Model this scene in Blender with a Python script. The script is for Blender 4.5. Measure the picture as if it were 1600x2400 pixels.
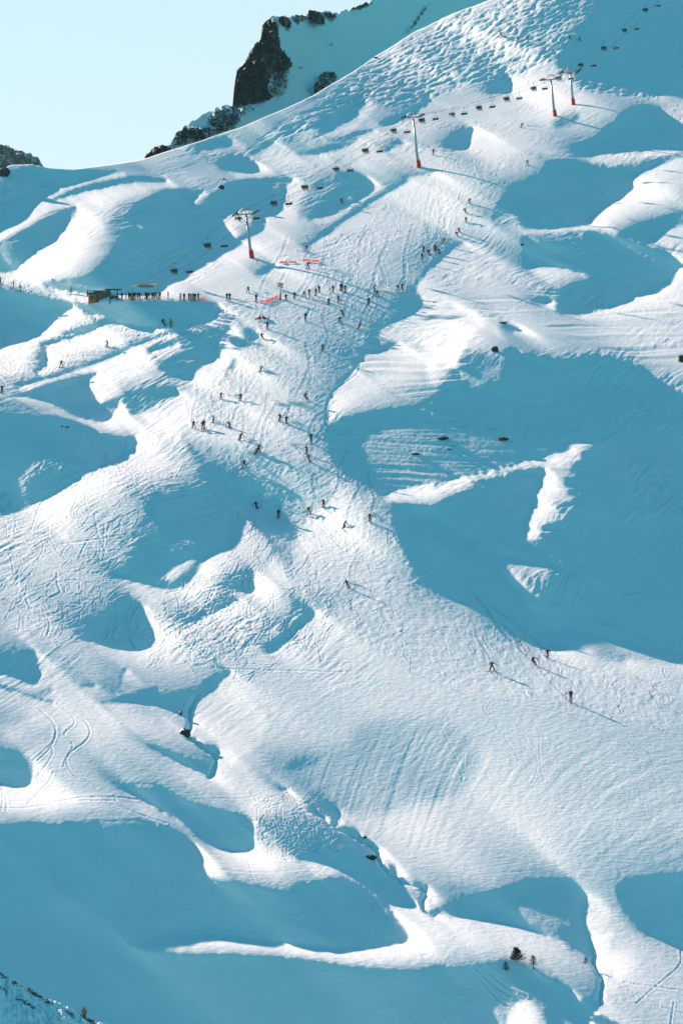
import bpy, bmesh, math, random, os
import numpy as np
from mathutils import Vector, Matrix
rad = math.radians
for o in list(bpy.data.objects): bpy.data.objects.remove(o, do_unlink=True)
SC = bpy.context.scene
COL = SC.collection
# ---------------------------------------------------------------- camera, sky, sun, exposure
PITCH = rad(3.0); CAM = Vector((0, 0, 120.0))
cam = bpy.data.objects.new('camera', bpy.data.cameras.new('camera')); COL.objects.link(cam)
cam.location = CAM; cam.rotation_euler = (rad(90)+PITCH, 0, 0)
cam.data.sensor_fit = 'VERTICAL'; cam.data.sensor_height = 36.0
cam.data.lens = 36.0*6667.0/2400.0
cam.data.clip_start = 1.0; cam.data.clip_end = 60000.0
SC.camera = cam
SC.render.resolution_x = 682; SC.render.resolution_y = 1024
sun_cam = Vector((-0.8, 1.0, 0.52)).normalized()
ROT = Matrix.Rotation(PITCH, 3, 'X')
sun_dir = ROT @ sun_cam
SUN_EL = math.asin(sun_dir.z); SUN_AZ = math.atan2(sun_dir.x, sun_dir.y)
W = bpy.data.worlds.new('World'); SC.world = W; W.use_nodes = True
nt = W.node_tree; nt.nodes.clear()
out = nt.nodes.new('ShaderNodeOutputWorld'); bg = nt.nodes.new('ShaderNodeBackground')
sky = nt.nodes.new('ShaderNodeTexSky'); sky.sky_type = 'NISHITA'; sky.sun_disc = False
sky.sun_elevation = SUN_EL; sky.sun_rotation = SUN_AZ
sky.altitude = 2000; sky.air_density = 1.0; sky.dust_density = 0.6; sky.ozone_density = 1.5
tint = nt.nodes.new('ShaderNodeMix'); tint.data_type = 'RGBA'; tint.blend_type = 'MULTIPLY'
tint.inputs[0].default_value = 1.0; tint.inputs[7].default_value = (0.38, 1.32, 1.24, 1)
nt.links.new(sky.outputs[0], tint.inputs[6])
# pale glow low in the sky on the sun's side
def math_node(op, a=None, b=None, clamp=False):
    m = nt.nodes.new('ShaderNodeMath'); m.operation = op; m.use_clamp = clamp
    for k, v in enumerate((a, b)):
        if v is None: continue
        if isinstance(v, (int, float)): m.inputs[k].default_value = v
        else: nt.links.new(v, m.inputs[k])
    return m.outputs[0]
tcw = nt.nodes.new('ShaderNodeTexCoord'); sep = nt.nodes.new('ShaderNodeSeparateXYZ'); nt.links.new(tcw.outputs['Generated'], sep.inputs[0])
side = math_node('ADD', math_node('MULTIPLY', sep.outputs[0], -0.35), math_node('MULTIPLY', sep.outputs[1], 0.94))
side = math_node('MULTIPLY', math_node('SUBTRACT', side, 0.35), 2.6, True)
low = math_node('SUBTRACT', 1.0, math_node('MULTIPLY', math_node('SUBTRACT', sep.outputs[2], 0.06), 1.6), True)
glow = nt.nodes.new('ShaderNodeMix'); glow.data_type = 'RGBA'; glow.inputs[7].default_value = (7.1, 7.8, 7.7, 1)
above = math_node('MULTIPLY', math_node('ADD', sep.outputs[2], 0.06), 16.0, True)
fac = math_node('MULTIPLY', math_node('MULTIPLY', side, low), above); nt.links.new(fac, glow.inputs[0]); nt.links.new(tint.outputs[2], glow.inputs[6])
nt.links.new(glow.outputs[2], bg.inputs[0])
bg.inputs[1].default_value = 0.050
nt.links.new(bg.outputs[0], out.inputs[0])
sl = bpy.data.lights.new('sun', 'SUN'); sl.energy = 5.0; sl.angle = rad(0.5); sl.color = (1.0, 0.735, 0.59)
sun = bpy.data.objects.new('sun', sl); COL.objects.link(sun); sun.location = (-300, 300, 600)
sun.rotation_euler = sun_dir.to_track_quat('Z', 'Y').to_euler()
SC.view_settings.view_transform = 'Standard'; SC.view_settings.look = 'None'
SC.view_settings.gamma = 1.0; SC.view_settings.exposure = 1.30
# ---------------------------------------------------------------- terrain relief
F = 6667.0; CX, CY = 800.0, 1200.0            # lens in photo pixels
SUNV = np.array([-0.8, 1.0, 0.52])            # towards the sun, camera frame
SUNV = SUNV/np.linalg.norm(SUNV)
VPX, VPY = CX + F*SUNV[0]/SUNV[1], CY - F*SUNV[2]/SUNV[1]
C0, C1 = 0.002076, 0.00602
TILE = {'A': (0,300), 'B': (500,0), 'C': (1000,0), 'D': (500,500), 'E': (1000,500), 'F': (0,800),
        'G': (500,1000), 'H': (1000,1000), 'I': (0,1300), 'J': (0,1800), 'K': (500,1600), 'L': (1000,1500), 'M': (1000,1800)}
def pts(s):
    o = (0,0); k = 1.0; out = []; buf = []
    for t in s.split():
        if t in TILE: o = TILE[t]; k = 600/1568.; continue
        if t == 'O': o = (0,0); k = 1600/1568.; continue
        buf.append(float(t))
        if len(buf) == 2: out.append((o[0]+buf[0]*k, o[1]+buf[1]*k)); buf = []
    return np.array(out)
# relief plan: traced shadow areas (x) and sunlit tones (number) shaped into the snow
SKYLINE = "A -900 420 -400 330 0 300 40 240 70 227 200 228 300 250 450 258 600 235 800 205 880 188 1000 150 1150 105 1307 50 B 170 780 320 715 450 660 600 590 740 510 870 430 980 350 1100 280 1240 190 C 0 163 150 85 300 30 430 -20 800 -180 1300 -420 2200 -700"
PLAN = """
t.42 60 ; A 0 1330 250 1330 200 1450 0 1568 -300 1568 -300 1330
.22 50 ; A 60 225 450 255 880 190 1300 60 B 600 600 1000 340 1300 160 1200 700 0 1050 A 700 280 430 340
t.30 60 ; B 1000 340 1300 160 C 600 -50 1000 -50 900 200 500 560 0 700 B 900 620
t.16 40 ; A 700 240 1200 200 1330 180 1250 250 1050 300 820 270
.42 25 ; A 0 620 160 530 330 400 480 345 700 290 830 275 830 284 700 310 560 345 420 395 290 455 170 528 0 650
.42 25 ; A 0 640 170 540 330 450 480 405 640 372 900 340 1050 330 1240 385 1000 370 760 400 480 470 280 530 60 660 0 700
.34 50 ; A 480 500 800 380 870 440 760 570 900 600 720 680 540 850 250 930 100 885 210 760 380 630
.14 30 ; A 700 480 850 430 780 560 900 600 700 700 650 620
x 14 ; A 60 250 200 240 420 265 600 262 780 262 640 290 520 320 430 352 230 352 120 345 20 325 40 280
x 12 ; A -300 340 0 345 200 355 380 372 300 410 210 460 165 525 110 560 0 620 -300 760
.06 16 ; A 0 560 60 500 180 430 290 400 200 450 80 530
x 8 ; A 280 455 420 390 560 342 700 315 830 285 950 298 1050 330 900 336 760 342 640 368 480 398 360 434
x 10 ; A 480 480 400 490 280 540 170 610 60 670 -300 850 -300 893 0 893 90 885 140 830 210 760 330 690 380 630 430 560 470 510
x 12 ; A 830 460 870 440 940 400 1050 368 1180 384 1250 388 1340 380 1390 345 1467 320 1817 293 1747 356 1737 416 1697 526 1607 540 1632 601 1568 645 1310 784 1200 850 980 1000 940 1010 540 1020 300 980 250 935 540 912 600 850 680 760 730 700 720 660 880 620 900 600 760 570 800 500
.38 9 ; A 1163 460 1180 430 1250 385 1370 305 1390 330 1340 380 1260 430 1200 482
.33 12 ; B 40 1350 100 1310 190 1280 260 1300 240 1380 200 1430 130 1462 100 1430
x 8 ; A 1307 236 1362 156 1457 166 1542 186 1597 256 1507 276 1417 271
x 14 ; A 1180 125 1260 95 1420 75 1350 125 1240 137
x 9 ; A -300 960 0 985 120 1000 300 1040 460 1078 430 1100 340 1160 240 1250 190 1285 60 1320 0 1350 -300 1450
x 9 ; A 455 1085 560 1068 700 1065 980 1055 1280 1058 1350 1075 1340 1150 1200 1192 1080 1208 840 1213 700 1200 560 1200 680 1150 540 1140
.05 14 ; A 650 1190 900 1150 1120 1100 1200 1090 1100 1130 900 1170
x 9 ; A 870 1370 960 1320 1200 1250 1450 1188 1350 1270 1320 1350 1330 1420 1240 1460 1190 1500 1180 1555 1100 1540 1000 1500 950 1450 1060 1400 1120 1340 1110 1310 980 1360
x 8 ; A 250 1330 290 1330 280 1420 300 1440 190 1500 240 1440
x 8 ; A 350 1265 560 1200 650 1195 560 1240 420 1262
.1 40 ; F -300 330 0 340 250 350 380 430 340 465 200 460 0 440 -300 430
x 9 ; F 130 322 300 250 480 205 620 180 540 230 560 300 600 370 640 380 740 330 740 370 690 450 640 492 560 485 450 460 380 420 300 370 220 345 60 328
x 10 ; F 760 300 900 285 1040 280 1110 310 1000 360 900 430 800 460 790 400 740 380 770 330
x 12 ; F -300 440 0 440 200 460 340 460 420 480 560 520 640 575 770 590 845 572 830 640 760 690 600 765 480 840 340 930 160 1010 0 1070 -300 1170
.4 25 ; F 845 575 1060 470 1100 540 960 600 820 660
.5 20 ; F 1180 200 1330 120 1480 0 1560 -100 1500 60 1380 210 1180 300
.12 50 ; F 1105 545 1300 600 1800 700 G 700 300 760 450 500 600 450 1040 F 1230 800
x 30 ; F 1105 545 1180 640 1230 740 1290 790 1420 830 1600 870 1680 930 1830 920 1800 980 1700 1000 1740 1080 1830 1220 1700 1175 1620 1185 1547 1123 1497 1050 1470 1110 1420 1210 1350 1280 1240 1320 1190 1430 1110 1515 960 1505 800 1450 640 1420 750 1390 800 1330 830 1250 880 1130 900 1060 880 1010 920 960 1100 920 1280 880 1260 800 1180 680
.22 8 ; F 1000 1465 1030 1400 1130 1330 1220 1320 1170 1390 1100 1440 1050 1470
.30 8 ; G 185 527 235 600 310 665 370 760 260 860 100 860 0 880 0 765 60 745 110 690 150 600
x 9 ; G 30 980 80 920 170 880 248 858 240 950 232 1018 170 1020 120 990
x 9 ; I 1310 290 1440 265 1470 262 1390 320 1240 370 1215 405 1160 412 1100 402 1200 375 1300 330
t.15 60 ; G 480 1030 620 1040 850 1000 900 1080 700 1110 560 1080
x 10 ; G 470 1040 560 1080 630 1130 560 1200 480 1270 400 1350 370 1377 300 1375 320 1340 430 1280 440 1200 490 1120
.4 30 ; G 240 1010 290 900 370 760 460 900 460 1010
x 10 ; I 1420 690 1405 740 1350 770 1320 820 1240 870 1170 920 1155 990 1130 1000 1040 960 940 930 700 918 590 915 700 890 800 860 870 820 990 820 960 860 1100 840 1200 820 1270 750
.15 50 ; I 600 760 850 780 870 820 700 890 560 900
x 10 ; I 500 507 560 450 620 350 720 290 800 270 870 290 880 350 920 430 955 510 900 582 740 568 640 545 560 512
.6 25 ; I 40 420 140 370 200 400 170 480 60 500 -20 560
x 8 ; I -300 640 0 605 110 590 215 575 215 615 232 640 240 760 200 800 150 780 80 740 0 722 -300 720
x 10 ; I -300 1180 0 1180 60 1180 140 1210 200 1260 200 1370 160 1410 80 1413 0 1390 -300 1390
x 14 ; I 480 810 520 792 600 792 560 820
t.15 40 ; I 0 900 200 980 120 1060 0 1060 -200 1060 -200 900
.55 40 ; I 1170 940 1300 850 1500 850 1568 1000 1500 1200 1330 1320 1320 1200 1160 1120
.75 30 ; K 150 400 240 200 300 180 300 300 200 420
x 6 ; I 1240 1168 1330 1172 1337 1222 1312 1235 1265 1192
.14 30 ; I 700 1080 1000 1150 1300 1230 1320 1290 1150 1240 900 1170
x 8 ; I 870 1155 1000 1190 1150 1250 1312 1305 1305 1350 1283 1362 1150 1310 1000 1240
t.18 60 ; J 500 40 900 30 1250 100 1560 130 1560 260 1200 200 800 110
x 10 ; J 690 120 830 92 960 88 1050 150 1120 200 1300 240 1450 280 1552 297 1552 417 1540 497 1487 517 1367 507 1260 470 1180 410 1100 340 1040 300 930 230 860 190 780 150
x 14 ; J -300 360 0 350 200 330 330 350 460 330 700 325 850 310 960 350 1060 380 1150 440 1210 490 1222 560 1240 620 1300 690 1440 705 1568 700 K 130 1220 300 1260 480 1290 480 1240 560 1225 700 1195 820 1180 900 1240 1000 1310 1040 1330 1080 1380 1130 1440 1190 1520 1205 1568 O 938 2148 920 2165 800 2177 650 2165 540 2146 430 2144 340 2156 290 2170 340 2188 600 2194 700 2200 850 2225 1000 2225 M 0 1200 240 1215 330 1192 480 1170 590 1192 650 1250 800 1310 890 1360 920 1440 1050 1400 1060 1440 970 1520 1020 1700 1100 2300 J -300 2300
.28 14 ; M 470 1568 500 1480 540 1430 590 1400 650 1430 720 1490 740 1568 900 2000 300 2000
t.17 60 ; K 300 400 900 380 1300 420 1200 800 800 820 700 700 300 600
t.14 30 ; K 250 820 500 780 700 850 800 990 490 1060 250 1020
x 7 ; K 530 722 620 730 740 742 765 830 755 880 690 830 600 780
x 6 ; K 760 885 860 888 890 910 875 940 950 970 985 1010 1020 1008 1000 1060 980 1085 920 1060 850 1020 770 930
x 6 ; K 1035 1120 1125 1105 1112 1180 1060 1150
x 9 ; K 490 1060 700 1010 830 1020 950 1090 1080 1160 1150 1212 1180 1270 1230 1362 1140 1365 1060 1340 1000 1290 900 1210 780 1150 640 1105 540 1090
.08 14 ; K 1150 1215 1290 1240 1308 1300 1260 1350 1200 1330
t.04 18 ; K 430 540 480 460 600 430 680 470 560 520 480 547
t.05 16 ; K 1010 570 1080 520 1180 500 1150 572
t.05 16 ; K 1020 780 1060 750 1130 745 1100 777
x 6 ; K 390 655 420 640 475 645 450 660
x 6 ; M 0 880 110 840 250 790 450 730 600 680 700 675 900 680 940 730 970 800 940 880 980 1000 1010 1100 1010 1180 990 1200 850 1100 700 1020 560 970 440 940 200 920 50 905 K 1340 1418 1270 1355 1300 1395
.12 8 ; M 50 890 100 880 155 905 90 915
x 10 ; M 1140 720 1220 670 1350 655 1568 640 1900 640 1900 1200 1568 1110 1450 1060 1320 1000 1250 930 1190 850 1170 780
.4 40 ; M 1060 1180 1250 1100 1300 1200 1200 1280 1080 1300
.4 30 ; M 950 800 1060 760 1100 900 1120 1050 1060 1180 1010 1100 980 990 940 880
.5 25 ; M 1080 1290 1200 1270 1160 1350 1060 1430
t.16 40 ; L 0 600 100 650 200 850 0 1050
t.40 14 ; I 960 520 870 590 830 660 880 640 1000 560 1240 470 1240 400 1100 430
t.38 14 ; I 1200 420 1330 340 1450 300 1560 240 1568 260 1440 330 1300 400
t.38 20 ; I 0 500 60 420 200 400 180 500 60 540
t.40 16 ; K 30 500 120 420 200 330 300 260 250 330 180 420 100 500 20 560
t.18 40 ; I 1000 900 700 940 900 980 1150 1060 1000 960
t.20 50 ; O 60 1640 250 1700 420 1760 380 1850 150 1830 0 1800
t.36 16 ; J 0 250 200 200 450 165 640 180 600 215 300 240 100 265
t.16 30 ; J 300 290 640 260 900 290 860 320 600 330 350 320
t.17 40 ; O 820 1640 1080 1660 1100 1800 950 1850 800 1760
t.36 40 ; L 0 230 400 280 1000 300 1568 470 1568 560 1000 420 400 330
t.36 30 ; L 0 1080 250 930 60 1100
t.36 30 ; L 0 1500 300 1390 600 1330 900 1310 600 1420 200 1480
t.36 20 ; F 845 575 1060 440 1180 330 1250 290 1100 540 960 600 830 650
t.38 14 ; F 1190 250 1200 190 1320 130 1340 60 1480 0 1380 160 1250 260
t.34 20 ; F 820 660 600 770 300 950 100 1040 350 960 700 800
t.20 60 ; F 500 950 900 850 900 1100 700 1300 400 1150
t.36 24 ; E 0 620 250 700 200 800 100 900 0 1000 D 1000 900 1200 800
t.36 20 ; E 700 640 1000 620 1200 570 1400 460 1568 320 1568 420 1300 560 1000 660
t.36 16 ; C 1250 1080 1400 1010 1568 960 1568 1030 1350 1120
t.36 16 ; C 985 1390 1010 1310 1100 1260 1120 1300 1050 1380
t.36 16 ; C 230 920 300 760 340 760 280 900
t.38 20 ; B 400 1300 440 1200 450 1140 540 1080 560 1100 480 1200 430 1310
t.36 20 ; B 720 900 900 700 960 600 1100 520 900 760 800 860
t.36 24 ; A 100 890 210 770 330 690 430 640 300 780 200 880
t.05 8 ; M 660 1165 730 1170 700 1182
x 10 ; C 345 550 380 490 480 438 500 480 520 530 500 580 440 580 380 572
.14 40 ; C 480 240 640 60 830 -100 1050 -100 900 150 700 190 600 240
x 30 ; C 1030 -400 1030 0 970 130 880 220 840 290 780 400 900 430 930 500 1000 530 1100 500 1150 545 1230 580 1300 590 1450 560 1568 600 1900 600 1900 -400
.25 16 ; C 1230 580 1330 530 1540 475 1450 560 1300 592
x 9 ; C 1180 690 1280 645 1420 652 1470 720 1568 775 1900 1000 1900 915 1568 917 1400 920 1200 932 880 955 940 920 1020 840 1090 780 1150 740
t.04 16 ; C 780 720 900 685 940 700 920 740 860 770 770 790
x 10 ; C 110 860 160 800 290 755 270 830 240 900 220 920 120 915 80 880
x 14 ; C 720 980 800 970 900 976 1060 1012 1185 1035 1300 1005 1400 970 1568 935 1900 900 1568 950 1480 980 1360 1030 1248 1080 1260 1110 1240 1170 1050 1270 1000 1320 968 1395 600 1415 560 1350 390 1370 400 1300 480 1170 520 1130 640 1120 700 1060 720 1010
.12 16 ; C 410 1330 520 1290 610 1370 500 1400 390 1390
.5 10 ; C 880 962 1200 940 1568 922 1568 935 1200 955 1000 975
x 9 ; C 1150 1430 1370 1340 1568 1280 1900 1200 1900 1300 1568 1370 1500 1390 1440 1430 1360 1490 1310 1500 1180 1440
.5 20 ; E 0 1130 0 600 300 640 380 680 270 730 190 950
x 12 ; E 600 118 800 112 1020 97 1120 125 1250 170 1340 200 1440 220 1550 290 1530 340 1440 410 1330 480 1150 560 1000 600 920 615 850 610 780 595 820 500 800 460 890 430 1020 390 900 350 760 320 640 330 600 350 580 300 590 200 560 170
.5 9 ; E 560 120 800 100 1020 88 1020 98 800 114 580 130
.35 12 ; E 760 580 820 500 800 460 770 520 700 570
x 9 ; E 620 532 740 508 775 535 700 562
x 8 ; D 1568 185 1480 200 1400 275 1280 390 1230 470 1290 540 1250 590 1180 640 1080 680 1020 720 1000 770 1010 820 950 870 865 935 900 840 920 760 960 700 1010 640 1060 580 1150 510 1220 440 1270 370 1350 285 1440 210 1500 180
x 7 ; D 1160 785 1050 800 1000 835 950 850 1060 830
x 6 ; D 760 1030 800 990 815 1010 790 1040
x 6 ; D 680 1120 720 1088 732 1120 700 1147
x 8 ; D 190 780 180 740 220 690 290 750 260 780
x 8 ; D 90 980 120 900 150 890 130 940 80 1000
x 6 ; D 240 380 300 330 390 290 370 330 300 375
x 9 ; D -30 540 40 555 30 620 -30 640
x 14 ; D 1290 1165 1400 1060 1500 940 E 193 950 215 1070 300 1075 440 985 490 900 460 830 550 815 570 865 830 890 960 870 1060 860 1200 905 1300 935 1400 1005 1568 1090 1900 1270 H 1900 1450 1568 1375 1300 1325 1080 1275 900 1240 780 1230 760 1330 700 1350 640 1330 500 1260 400 1190 280 1110 200 1060 130 1040 0 960 G 1280 950 1190 860 1180 790 1130 680 1095 560 1100 470 1020 410 920 350 765 260 710 150 685 30 D 690 1300 850 1225 1000 1205
.02 22 ; D 900 1360 1200 1270 1500 1290 E 200 1260 620 1335 840 1365 H 850 62 730 165 400 262 G 1400 325 1020 395 900 300 860 200
.03 20 ; E 190 960 220 830 330 850 440 900 490 910 440 985 300 1075 215 1060
.03 20 ; E 620 115 800 112 1000 115 900 200 780 180 620 170
.03 20 ; E 320 1150 420 1140 520 1170 480 1200 350 1195
.04 24 ; C 900 470 1100 500 1250 520 1540 470 1500 560 1300 590 1100 560 930 520
.17 24 ; E 450 660 600 690 900 770 1000 860 830 880 570 850 460 760
x 7 ; E 430 690 460 665 560 690 580 710 500 735
.30 6 ; G 1020 412 1200 375 1400 335 H 0 380 200 315 400 268 600 214 740 180 850 130 880 100 950 88 1060 98 1030 125 960 150 940 190 970 215 900 225 880 260 910 300 850 320 830 350 880 390 860 420 900 460 820 480 780 520 880 550 790 600 720 600 690 640 715 690 640 715 585 715 600 620 640 450 690 310 740 240 600 270 400 325 280 345 290 370 120 430 20 500 0 480 G 1100 470
.22 26 ; H 340 760 470 795 620 820 800 885 740 930 800 960 700 1000 710 1060 650 1110 590 1080 540 1010 480 920 420 860
.1 24 ; H 720 1130 790 1150 800 1170 720 1190
.14 20 ; H 790 1300 900 1240 1100 1290 1568 1380 1568 1460 1200 1420 1050 1400 900 1350
.05 24 ; H 1050 1330 1240 1400 1190 1450 1100 1430 1000 1390
x 12 ; B -100 870 0 850 130 838 100 900 0 915 -100 925
x 10 ; B 410 800 430 770 540 750 500 800 440 812
x 10 ; B 920 590 880 600 780 640 740 700 650 780 655 818 600 852 700 812 780 760 840 700 900 640
x 10 ; B 1000 762 1060 715 1150 700 1250 620 1340 595 1290 650 1230 690 1120 745 1040 768
x 8 ; B 230 960 290 900 380 850 350 890 260 945
x 7 ; B 480 957 560 932 700 890 820 868 900 840 800 910 680 946
x 7 ; B 670 868 780 838 900 800 1010 788 880 838 760 872
.12 20 ; B 690 990 760 955 900 985 880 1010
x 10 ; B 740 1070 800 1050 900 1060 960 1110 970 1140 930 1190 850 1240 780 1300 650 1340 550 1347 600 1290 660 1230 700 1190 740 1140
.14 20 ; B 600 1110 740 1070 730 1150 640 1240 560 1340 500 1350
x 8 ; B 1035 925 1100 870 1185 858 1110 900 1060 937
.12 14 ; B 1060 1130 1190 1075 1130 1120 1090 1140
"""
STROKES = """
x 5 ; B 1180 1100 1000 1210 880 1290 700 1410 560 1510
x 4 ; A 100 1568 400 1490 650 1410 750 1360 900 1290 1150 1220
x 4 ; A 560 1245 350 1300 250 1330
x 3 ; B 1340 1050 1160 1080
x 3 ; I 770 700 745 740 735 800 700 850
.5 3 ; E 0 1225 300 1262 600 1320 850 1358
.4 4 ; C 0 1040 5 1040
.3 3 ; H 740 810 870 840 980 900 1080 1000
.3 3 ; D 680 1310 675 1150 760 1020 860 920 900 860 930 760 1050 590 1200 460
.5 3 ; G 700 150 740 240 920 340 1030 410
x 3.5 ; K 758 888 820 905 880 940 940 965 985 1010 1003 1030 1000 1065 1030 1115 1110 1180 1150 1208
x 3 ; I 1195 890 1165 940 1155 1000 1168 1040 1150 1090 1155 1120 1210 1150 1250 1180
x 3 ; I 1330 1215 1312 1240 1322 1290 1310 1330 1285 1362
x 3 ; K 1300 1240 1308 1290 1265 1345 1290 1385 1350 1420
x 3 ; M 1010 1170 1035 1240 1080 1280 1060 1350 1052 1400 1070 1440
.4 3 ; K 520 722 600 770 690 825 760 890
x 3.5 ; D 1240 440 1070 600 945 760 885 930 775 1045 692 1125 688 1300
x 3 ; G 712 150 752 240 930 352 1040 420
.40 3 ; E 480 665 570 668 800 738 1060 845 1290 928 1400 1000 1568 1090
.40 3.5 ; F -100 340 0 340 250 350 380 430 520 500 640 573
.40 3.5 ; K 0 1038 200 1062 500 1095 640 1105 780 1150 900 1240 1040 1332 1140 1370 1300 1425 1568 1442
.40 3.5 ; M 0 905 440 940 700 1020 850 1100 1000 1200 1080 1285
.42 3.5 ; A 170 520 230 450 330 395 480 342 700 288 830 272 950 288 1050 318
.42 3.5 ; A 0 640 170 548 330 460 480 412 640 375 900 338 1100 345 1240 372
.40 3.5 ; C 600 1415 800 1400 970 1396 1020 1398 1150 1432 1310 1502
.40 3 ; C 880 960 1100 955 1400 935 1568 930
.40 3 ; I 0 722 80 740 150 780 210 815 260 860
.40 3 ; I 590 925 800 925 950 938 1050 970 1130 1010
x 3 ; I 0 800 100 830 200 870 320 900
x 3 ; I 250 860 300 840 320 830
.4 3 ; G 1180 800 1230 900 1300 970 1430 1050 1560 1130
"""
GR = 4.0                                       # raster step for the plan, photo pixels
GX0, GX1, GY0, GY1 = -320.0, 1960.0, -700.0, 2860.0
def lowpass(a, n, axis):
    n = int(n)//2*2+1
    if n < 3: return a
    p = [(0,0)]*a.ndim; p[axis] = (n//2+1, n//2)
    c = np.cumsum(np.pad(a, p, mode='edge'), axis=axis, dtype=np.float64)
    s1 = [slice(None)]*a.ndim; s2 = list(s1); s1[axis] = slice(n, None); s2[axis] = slice(0, -n)
    return (c[tuple(s1)]-c[tuple(s2)])/n
def blur(a, r, k=3):
    for _ in range(k): a = lowpass(lowpass(a, r, 0), r, 1)
    return a
def poly_mask(P, X, Y):
    inside = np.zeros(X.shape, bool); n = len(P)
    for i in range(n):
        x0, y0 = P[i]; x1, y1 = P[(i+1) % n]
        if y0 == y1: continue
        c = ((y0 > Y) != (y1 > Y)) & (X < (x1-x0)*(Y-y0)/(y1-y0)+x0)
        inside ^= c
    return inside
def smooth_line(P, k=2, closed=False):
    for _ in range(k):
        Q = []; n = len(P)
        rng = range(n if closed else n-1)
        if not closed: Q.append(P[0])
        for i in rng:
            a, b = P[i], P[(i+1) % n]
            Q += [a*.75+b*.25, a*.25+b*.75]
        if not closed: Q.append(P[-1])
        P = np.array(Q)
    return P
def raster_plan():
    nx, ny = int((GX1-GX0)/GR), int((GY1-GY0)/GR)
    xs = GX0+(np.arange(nx)+.5)*GR; ys = GY0+(np.arange(ny)+.5)*GR
    lit = np.ones((ny, nx)); val = np.full((ny, nx), .31)
    for line in PLAN.strip().split('\n'):
        head, body = line.split(';'); v, soft = head.split(); soft = float(soft)
        P = smooth_line(pts(body), 1, True)
        m = soft*1.6+3*GR
        i0 = max(0, int((P[:,0].min()-m-GX0)/GR)); i1 = min(nx, int((P[:,0].max()+m-GX0)/GR)+1)
        j0 = max(0, int((P[:,1].min()-m-GY0)/GR)); j1 = min(ny, int((P[:,1].max()+m-GY0)/GR)+1)
        X, Y = np.meshgrid(xs[i0:i1], ys[j0:j1])
        M = poly_mask(P, X, Y).astype(float)
        M = np.pad(M, 0); M = blur(M, max(1, soft/GR*(.3 if v == 'x' else .6)), 2)
        sl = (slice(j0, j1), slice(i0, i1))
        if v == 'x': lit[sl] = lit[sl]*(1-M)
        elif v[0] == 't': val[sl] = val[sl]*(1-M)+float(v[1:])*M
        else:
            lit[sl] = lit[sl]*(1-M)+M; val[sl] = val[sl]*(1-M)+float(v)*M
    for line in STROKES.strip().split('\n'):
        head, body = line.split(';'); v, w = head.split(); w = float(w)
        P = smooth_line(pts(body), 2)
        for a, b in zip(P[:-1], P[1:]):
            m = 3*w+GR
            i0 = max(0, int((min(a[0],b[0])-m-GX0)/GR)); i1 = int((max(a[0],b[0])+m-GX0)/GR)+1
            j0 = max(0, int((min(a[1],b[1])-m-GY0)/GR)); j1 = int((max(a[1],b[1])+m-GY0)/GR)+1
            X, Y = np.meshgrid(xs[i0:i1], ys[j0:j1])
            d = b-a; L2 = d@d+1e-9; t = np.clip(((X-a[0])*d[0]+(Y-a[1])*d[1])/L2, 0, 1)
            M = np.exp(-((X-a[0]-t*d[0])**2+(Y-a[1]-t*d[1])**2)/(w*w))*.8
            sl = (slice(j0, j1), slice(i0, i1))
            if v == 'x': lit[sl] = np.minimum(lit[sl], 1-M)
            else: lit[sl] = np.maximum(lit[sl], M); val[sl] = val[sl]*(1-M)+float(v)*M
    return lit, val
def samp(img, x, y):
    fx = np.clip((x-GX0)/GR-.5, 0, img.shape[1]-1.001); fy = np.clip((y-GY0)/GR-.5, 0, img.shape[0]-1.001)
    i = fx.astype(int); j = fy.astype(int); a = fx-i; b = fy-j
    return (img[j,i]*(1-a)+img[j,i+1]*a)*(1-b)+(img[j+1,i]*(1-a)+img[j+1,i+1]*a)*b
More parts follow.
